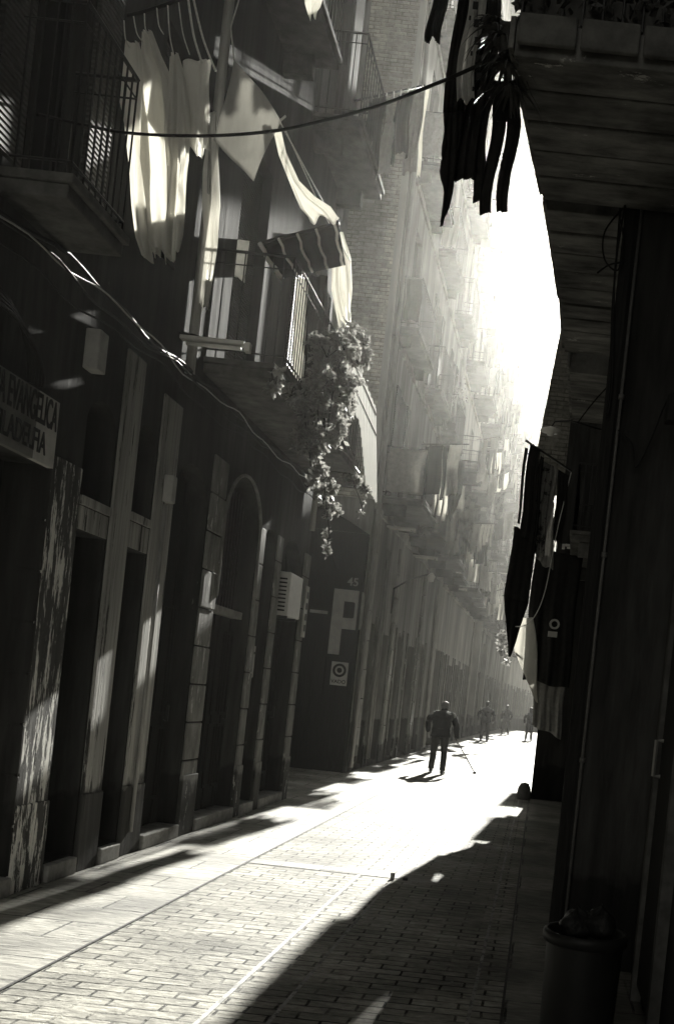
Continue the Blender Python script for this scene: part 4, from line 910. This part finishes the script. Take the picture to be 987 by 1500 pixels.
for k in range(5):
    u = .02+k*.235; x0_, y0_ = 378+117*u, 357-29*u; x1_, y1_ = 412+94*u, 408-20*u; b.tube([at(x0_+(x1_-x0_)*q/6+1.5*math.sin(q*2), y0_+(y1_-y0_)*q/6+4*math.sin(q*PI/6), 9.46+.46*q/6) for q in range(7)], .022 if k == 0 else .014, 6)
b.build('cord', 'glow_cord', aw, smooth=True)
g5 = 'bright washing on the plant balcony'
sheer('white_towel', [(408, 434, 452), (450, 432, 450), (500, 430, 447), (560, 428, 442)], 11.3, 'white_cloth', 'white towel hanging below the scalloped awning', 'towel', 31, amp=.02)
sheer('crumpled_cloth', [(340, 488, 502), (375, 486, 512), (420, 484, 514), (450, 490, 514), (480, 498, 512)], 11.6, 'white_cloth', 'crumpled white cloth blazing in the sun at the balcony corner', 'cloth', 32, amp=.05)
sheer('dark_towel', [(404, 456, 480), (450, 455, 478), (500, 452, 476), (520, 452, 474)], 11.5, 'dark_cloth', 'dark towel hanging beside the white one under the awning', 'towel', 33, amp=.02)
sheer('door_cloth', [(352, 316, 366), (400, 312, 360), (408, 311, 358)], 10.0, 'mid_cloth', 'pale cloth panel at the top of the railed balcony', 'cloth', 34, amp=.01)
# reed screen on the far balcony
scn = empty('balcony_screen', FA.p(13.3, .88, 4.4), 'pale slatted screen glowing in the sun around the last left balcony', 'screen')
b = MB()
for k in range(40):
    u0_, u1_ = k/40+.001, (k+.86)/40; z0_, z1_ = 4.2+.012*math.sin(k*2.3), 5.5+.015*math.sin(k*1.7); q_ = []
    if k < 18: z0_ = 5.02-.012*k+.03*math.sin(k*1.3)
    elif k < 24: z0_ = 4.8-.1*(k-18)
    for zz, ln_ in ((z0_, .15*(z0_-4.2)/1.3), (z1_, .15)):
        for u_, e_ in ((u0_, 0), (u1_, 0), (u1_, -.008), (u0_, -.008)): q_.append(FA.p(11.1+3.05*u_, .985-.12*u_-ln_+e_, zz))
    b.hexa(q_)
b.build('panel', 'reed', scn)
b = MB()
for z, n_ in ((5.12, .84), (5.4, .81)): b.tube([FA.p(11.12, n_+.03, z), FA.p(14.1, n_-.08, z)], .012, 5)
b.build('batten', 'iron', scn)
def yv(x, y, X=-2.56):
    return abs(X*F/(CS*(x-VX)+SN*(y-VY)))
def vine(name, label, clumps, seed, size=.075, m='leaf', trails=(), pot=None):
    rnd = random.Random(seed); c0 = clumps[0]; e = empty(name, at(c0[0], c0[1], c0[2]), label, 'plant', 'plants on the left balconies')
    b = MB()
    for (x, y, Y, rx, ry, n) in clumps:
        n = int(n*.85); c = at(x, y, Y); sx_, sz_ = rx*Y/F, ry*Y/F
        subs = [(rnd.uniform(-1, 1), rnd.uniform(-1, 1), rnd.uniform(-1, 1)) for _ in range(max(3, n//55))]
        for _ in range(n):
            s_ = rnd.choice(subs); p = c+Vector(((s_[0]*.75+rnd.gauss(0, .2))*sx_, (s_[1]*.75+rnd.gauss(0, .2))*min(sx_, .3), (s_[2]*.8+rnd.gauss(0, .16))*sz_)); b.leaf(p, size, rnd)
    b.build('foliage', m, e)
    st = MB()
    for tr_ in trails:
        P = smoothpath([at(*q) for q in tr_], 8); st.tube(P, .005, 5)
    for (x, y, Y, rx, ry, n) in clumps:
        c = at(x, y, Y)
        for _ in range(5): st.tube([c+Vector((0, 0, -ry*Y/F*.6)), c+Vector((rnd.uniform(-.6, .6)*rx*Y/F, rnd.uniform(-.1, .1), rnd.uniform(-.2, .9)*ry*Y/F))], .004, 4)
    st.build('stems', 'wood_dark', e)
    if pot:
        pb = MB(); q = at(*pot); pb.lathe((q.x, q.y, q.z), [(.09, 0), (.13, .2), (.14, .2), (.12, .19), (0, .18)], 16); pb.build('pot', 'terracotta', e, smooth=True)
    return e
VC = lambda L, X: [(x, y, yv(x, y, X), rx, ry, n) for x, y, rx, ry, n in L]
TC = lambda L, X: tuple((x, y, yv(x, y, X)) for x, y in L)
vine('hanging_plant', 'large bushy plant spilling from the balcony below the awning', VC([(505, 500, 30, 24, 620), (532, 512, 18, 22, 300), (488, 545, 24, 24, 420), (525, 520, 20, 22, 380), (480, 512, 26, 20, 420), (466, 560, 22, 36, 560), (498, 565, 26, 34, 700), (452, 620, 18, 46, 520), (480, 615, 26, 44, 900), (458, 680, 14, 30, 330), (478, 690, 13, 26, 320), (515, 590, 12, 20, 200), (400, 560, 10, 20, 70), (425, 575, 14, 12, 60)], -2.44), 1, .068, trails=(TC([(465, 600), (470, 660), (476, 720), (482, 790)], -2.46),), pot=(495, 520, yv(495, 520, -2.66)))
vine('trailing_vine', 'thin sunlit vine trailing down over the alley mouth', VC([(475, 725, 17, 22, 330), (488, 745, 12, 16, 170), (482, 785, 5, 26, 110), (520, 705, 20, 14, 330), (534, 715, 12, 12, 140), (531, 745, 5, 12, 40)], -2.52), 2, .055, trails=(TC([(478, 700), (482, 775), (486, 810), (493, 836)], -2.52), TC([(515, 700), (528, 735), (533, 757)], -2.52)))
vine('potted_shrub', 'small sunlit shrub on the railing of the second left building', [(628, 692, 23, 9, 16, 160), (618, 775, 23, 12, 10, 90), (630, 705, 23, 8, 8, 100)], 3, .09, pot=(628, 712, 23))
vine('far_vine', 'pale leafy plant hanging over the far end near the white sheet', [(740, 930, 40, 10, 26, 260), (738, 960, 40, 7, 14, 120)], 4, .16)
c = at(630, 735, 23)

# ------------------------------------------------------------------ people
def etube(mb, rings, n=16):
    """rings: (centre, rx, ry, axis) closed loft; the ring lies across axis"""
    i0 = len(mb.v)
    for c, rx, ry, ax in rings:
        ax = Vector(ax).normalized(); sx_ = Vector((1, 0, 0)); sx_ = (sx_-ax*sx_.dot(ax)).normalized(); sy_ = ax.cross(sx_)
        for j in range(n): w_ = 2*PI*j/n; mb.v.append(Vector(c)+sx_*rx*math.cos(w_)+sy_*ry*math.sin(w_))
    for k in range(len(rings)-1):
        for j in range(n): a = i0+k*n+j; b_ = i0+k*n+(j+1) % n; mb.f.append((a, b_, b_+n, a+n))
    mb.f.append(tuple(i0+j for j in range(n-1, -1, -1))); e = i0+(len(rings)-1)*n; mb.f.append(tuple(e+j for j in range(n)))
def blob(mb, c, rx, ry, rz, n=14, m_=9):
    etube(mb, [(Vector(c)+Vector((0, 0, -rz*math.cos(PI*(k+.3)/(m_-.4)))), rx*math.sin(PI*(k+.3)/(m_-.4)), ry*math.sin(PI*(k+.3)/(m_-.4)), (0, 0, 1)) for k in range(m_)], n)
FOLD = bpy.data.textures.new('fold noise', 'CLOUDS'); FOLD.noise_scale = .12
def solid(mb, name, m, parent, voxel, smooth=4, fold=0.0):
    me = bpy.data.meshes.new(name); me.from_pydata([tuple(v) for v in mb.v], [], mb.f); me.materials.append(M[m])
    o = bpy.data.objects.new(name, me); col.objects.link(o); o.parent = parent
    rm = o.modifiers.new('Remesh', 'REMESH'); rm.mode = 'VOXEL'; rm.voxel_size = voxel; rm.use_smooth_shade = True
    if smooth: sm = o.modifiers.new('Smooth', 'SMOOTH'); sm.factor = .5; sm.iterations = smooth
    if fold: dm = o.modifiers.new('Displace', 'DISPLACE'); dm.texture = FOLD; dm.strength = fold; dm.mid_level = .5; dm.texture_coords = 'LOCAL'
    return o
def person(loc, rz, label, H=1.72, stoop=0.0, stride=.25, coat=False, hairm='hair_dark', long_hair=False, jm='jacket', tm='trousers', arm_r=None, bulk=1.0, fine=False):
    e = empty('person', loc, label, 'person'); e.rotation_euler.z = rz; e.scale = (H/1.75,)*3; f = stoop; V = Vector
    hip = V((0, 0, .92)); waist = V((0, .03+.06*f, 1.06)); chest = V((0, .02+.24*f, 1.27-.03*f)); shc = V((0, .02+.38*f, 1.42-.1*f)); neck = V((0, .03+.46*f, 1.48-.12*f))
    head = V((0, .06+.60*f, 1.62-.2*f)); hx = V((0, .25*f, 1)).normalized()
    J = {}
    for s_, sg in (('l', -1), ('r', 1)):
        st = stride*(1 if s_ == 'l' else -1)
        J['hip'+s_] = V((sg*.095, 0, .9)); J['knee'+s_] = V((sg*.12, .07+st*.5, .5)); J['ankle'+s_] = V((sg*.14, st-.05, .1))
        J['sh'+s_] = V((sg*.185*bulk, shc.y, shc.z-.02))
        if s_ == 'r' and arm_r: J['el'+s_], J['wr'+s_] = V(arm_r[0]), V(arm_r[1])
        else: J['el'+s_] = V((sg*.29*bulk, shc.y-.12, 1.13-.05*f)); J['wr'+s_] = V((sg*.27*bulk, shc.y+.02-st*.3, .9-.02*f))
        J['hand'+s_] = J['wr'+s_]+(J['wr'+s_]-J['el'+s_]).normalized()*.07
    b = MB()
    blob(b, head, .078, .098, .115); blob(b, head+V((0, .02, -.05)), .062, .075, .07)
    etube(b, [(neck-V((0, .01, .06)), .06, .06, hx), (head-V((0, .01, .05)), .055, .055, hx)], 12)
    blob(b, head+V((0, .105, -.015)), .014, .022, .026, 8, 5); blob(b, head+V((0, .09, -.06)), .026, .016, .01, 8, 5)
    for sg in (-1, 1): blob(b, head+V((sg*.08, 0, -.01)), .012, .022, .034, 8, 5)
    etube(b, [(hip, .14, .1, (0, 0, 1)), (waist, .125, .09, (0, 0, 1)), (chest, .15, .1, (0, .1, 1)), (shc, .15, .08, hx)], 14)
    for s_, sg in (('l', -1), ('r', 1)):
        b.tube([J['hip'+s_], J['knee'+s_], J['ankle'+s_]], [.085, .055, .036], 10); b.tube([J['ankle'+s_], J['ankle'+s_]+V((0, .14, -.06))], [.038, .03], 8)
        b.tube([J['sh'+s_], J['el'+s_], J['wr'+s_]], [.055, .042, .027], 10)
        h = J['hand'+s_]; d = (h-J['wr'+s_]).normalized(); sd = (V((0, 1, 0))-d*d.y).normalized(); nn = d.cross(sd)
        etube(b, [(J['wr'+s_], .026, .022, d), (h, .02, .04, d), (h+d*.035, .016, .038, d)], 10)
        for j in range(4):
            o1 = h+d*.03+sd*(.019*(j-1.5)); L_ = (.036, .042, .038, .03)[j]; o2 = o1+d*L_; o3 = o2+d*.02-nn*sg*.018
            b.tube([o1, o2, o3], [.0095, .009, .007], 6)
        t1 = h-d*.01+sd*.038; b.tube([t1, t1+d*.03+sd*.018, t1+d*.055+sd*.016], [.011, .010, .008], 6)
    solid(b, 'body', 'skin', e, .0075 if fine else .011, 2)
    b = MB(); blob(b, head+V((0, -.018, .03)), .088, .105, .098); blob(b, head+V((0, -.05, -.02)), .078, .07, .085)
    if long_hair: etube(b, [(head+V((0, -.04, .03)), .088, .07, (0, 0, 1)), (head+V((0, -.06, -.18)), .1, .055, (0, 0, 1))], 12)
    o = solid(b, 'hair', hairm, e, .009, 2, .03)
    zh = .42 if coat else .8
    b = MB(); k_ = bulk
    etube(b, [(V((0, -.0, zh)), .2*k_, .15, (0, 0, 1)), (V((0, 0, .93)), .185*k_, .145, (0, 0, 1)), (waist, .178*k_, .135, (0, 0, 1)), (chest, .2*k_, .145, (0, .12, 1)), (chest*.45+shc*.55, .2*k_, .13, hx), (shc, .165*k_, .1, hx), (neck-V((0, .01, .01)), .085, .08, hx), (neck+V((0, 0, .035)), .072, .072, hx)], 20)
    for s_, sg in (('l', -1), ('r', 1)):
        m1 = J['sh'+s_].lerp(J['el'+s_], .5)+V((sg*.008, 0, 0))
        b.tube([J['sh'+s_]-V((sg*.07, 0, -.0)), J['sh'+s_]+V((sg*.0, 0, -.03)), J['sh'+s_]+V((sg*.03, 0, -.08)), m1, J['el'+s_], J['el'+s_].lerp(J['wr'+s_], .55), J['wr'+s_]], [.055, .068, .078, .075, .066, .06, .05], 12)
    solid(b, 'jacket', jm, e, .014, 7, .05)
    b = MB(); etube(b, [(V((0, 0, .78)), .15, .115, (0, 0, 1)), (V((0, 0, .88)), .165, .125, (0, 0, 1)), (V((0, 0, 1.0)), .15, .11, (0, 0, 1))], 16)
    for s_, sg in (('l', -1), ('r', 1)):
        kn, an = J['knee'+s_], J['ankle'+s_]
        b.tube([J['hip'+s_]-V((0, 0, .02)), J['hip'+s_].lerp(kn, .5), kn, kn.lerp(an, .5), an+V((0, 0, .03)), an+V((0, 0, -.02))], [.105, .095, .075, .07, .068, .072], 12)
    solid(b, 'trousers', tm, e, .014, 3, .03)
    for s_ in 'lr':
        sg = -1 if s_ == 'l' else 1; a = J['ankle'+s_]; ax = V((sg*.15, 1, 0)).normalized(); sd = V((-ax.y, ax.x, 0)); base = V((a.x, a.y, 0)); bsh = MB()
        ring = [(-.1, .02, .06), (-.08, .036, .1), (-.02, .042, .11), (.05, .045, .08), (.12, .05, .06), (.17, .04, .045), (.195, .015, .03)]
        for (d_, w_, h_) in ring:
            for j in range(10): an_ = 2*PI*j/10; bsh.v.append(base+ax*d_+sd*(w_*math.cos(an_))+V((0, 0, max(.003, h_/2+h_/2*math.sin(an_)))))
        for q in range(len(ring)-1):
            for j in range(10): a_ = q*10+j; c_ = q*10+(j+1) % 10; bsh.f.append((a_, c_, c_+10, a_+10))
        bsh.f.append(tuple(range(10))); bsh.f.append(tuple(60+j for j in range(10)))
        solid(bsh, 'shoe', 'leather', e, .01, 1)
    return e, J, H/1.75
man, PP, kk = person((-2.08, 22.2, .004), 0, 'stooped man in a dark jacket with bowed head walking with a stick', 1.72, stoop=.75, stride=.15, hairm='hair', arm_r=((.31, .2, 1.05), (.35, .26, .80)), bulk=1.12, fine=True)
hnd = Vector((-2.08, 22.2, .004))+PP['handr']*kk
tip = Vector((-1.32, 23.3, .02))
cn = empty('walking_stick', (tip.x, tip.y, 0), 'thin pale walking stick held out in front of the stooped man', 'walking stick')
MB().tube([hnd+(hnd-tip).normalized()*.1, tip], [.014, .012], 8).build('shaft', 'cane_grey', cn)
MB().tube([hnd+(hnd-tip).normalized()*.12, hnd-(hnd-tip).normalized()*.06], .016, 8).build('grip', 'iron', cn)
MB().lathe((tip.x, tip.y, 0.005), [(.0, 0), (.035, .0), (.04, .03), (.02, .05), (0, .05)], 12).build('tip', 'iron', cn)
person((-2.25, 44, .004), 0, 'slim man in a jacket walking alone in the middle distance', 1.76, stoop=.1, stride=.16, bulk=1.15)
person((-1.82, 58, .004), .2, 'faint hazy figure close to the left wall far away', 1.7, stoop=.05, stride=.2, jm='trousers')
person((-.42, 51.5, .004), 0, 'woman in a long dark coat walking at the edge of the dark block', 1.68, coat=True, stride=.08, long_hair=True)

# ------------------------------------------------------------------ render settings
cy_ = sc.cycles
cy_.max_bounces = 8; cy_.diffuse_bounces = 1; cy_.glossy_bounces = 3; cy_.transmission_bounces = 4; cy_.transparent_max_bounces = 6; cy_.volume_bounces = 0
cy_.use_denoising = True
try: cy_.denoiser = 'OPENIMAGEDENOISE'
except Exception: pass
sc.view_settings.view_transform = 'Standard'; sc.view_settings.look = 'None'; sc.view_settings.exposure = 2.05; sc.view_settings.gamma = 1
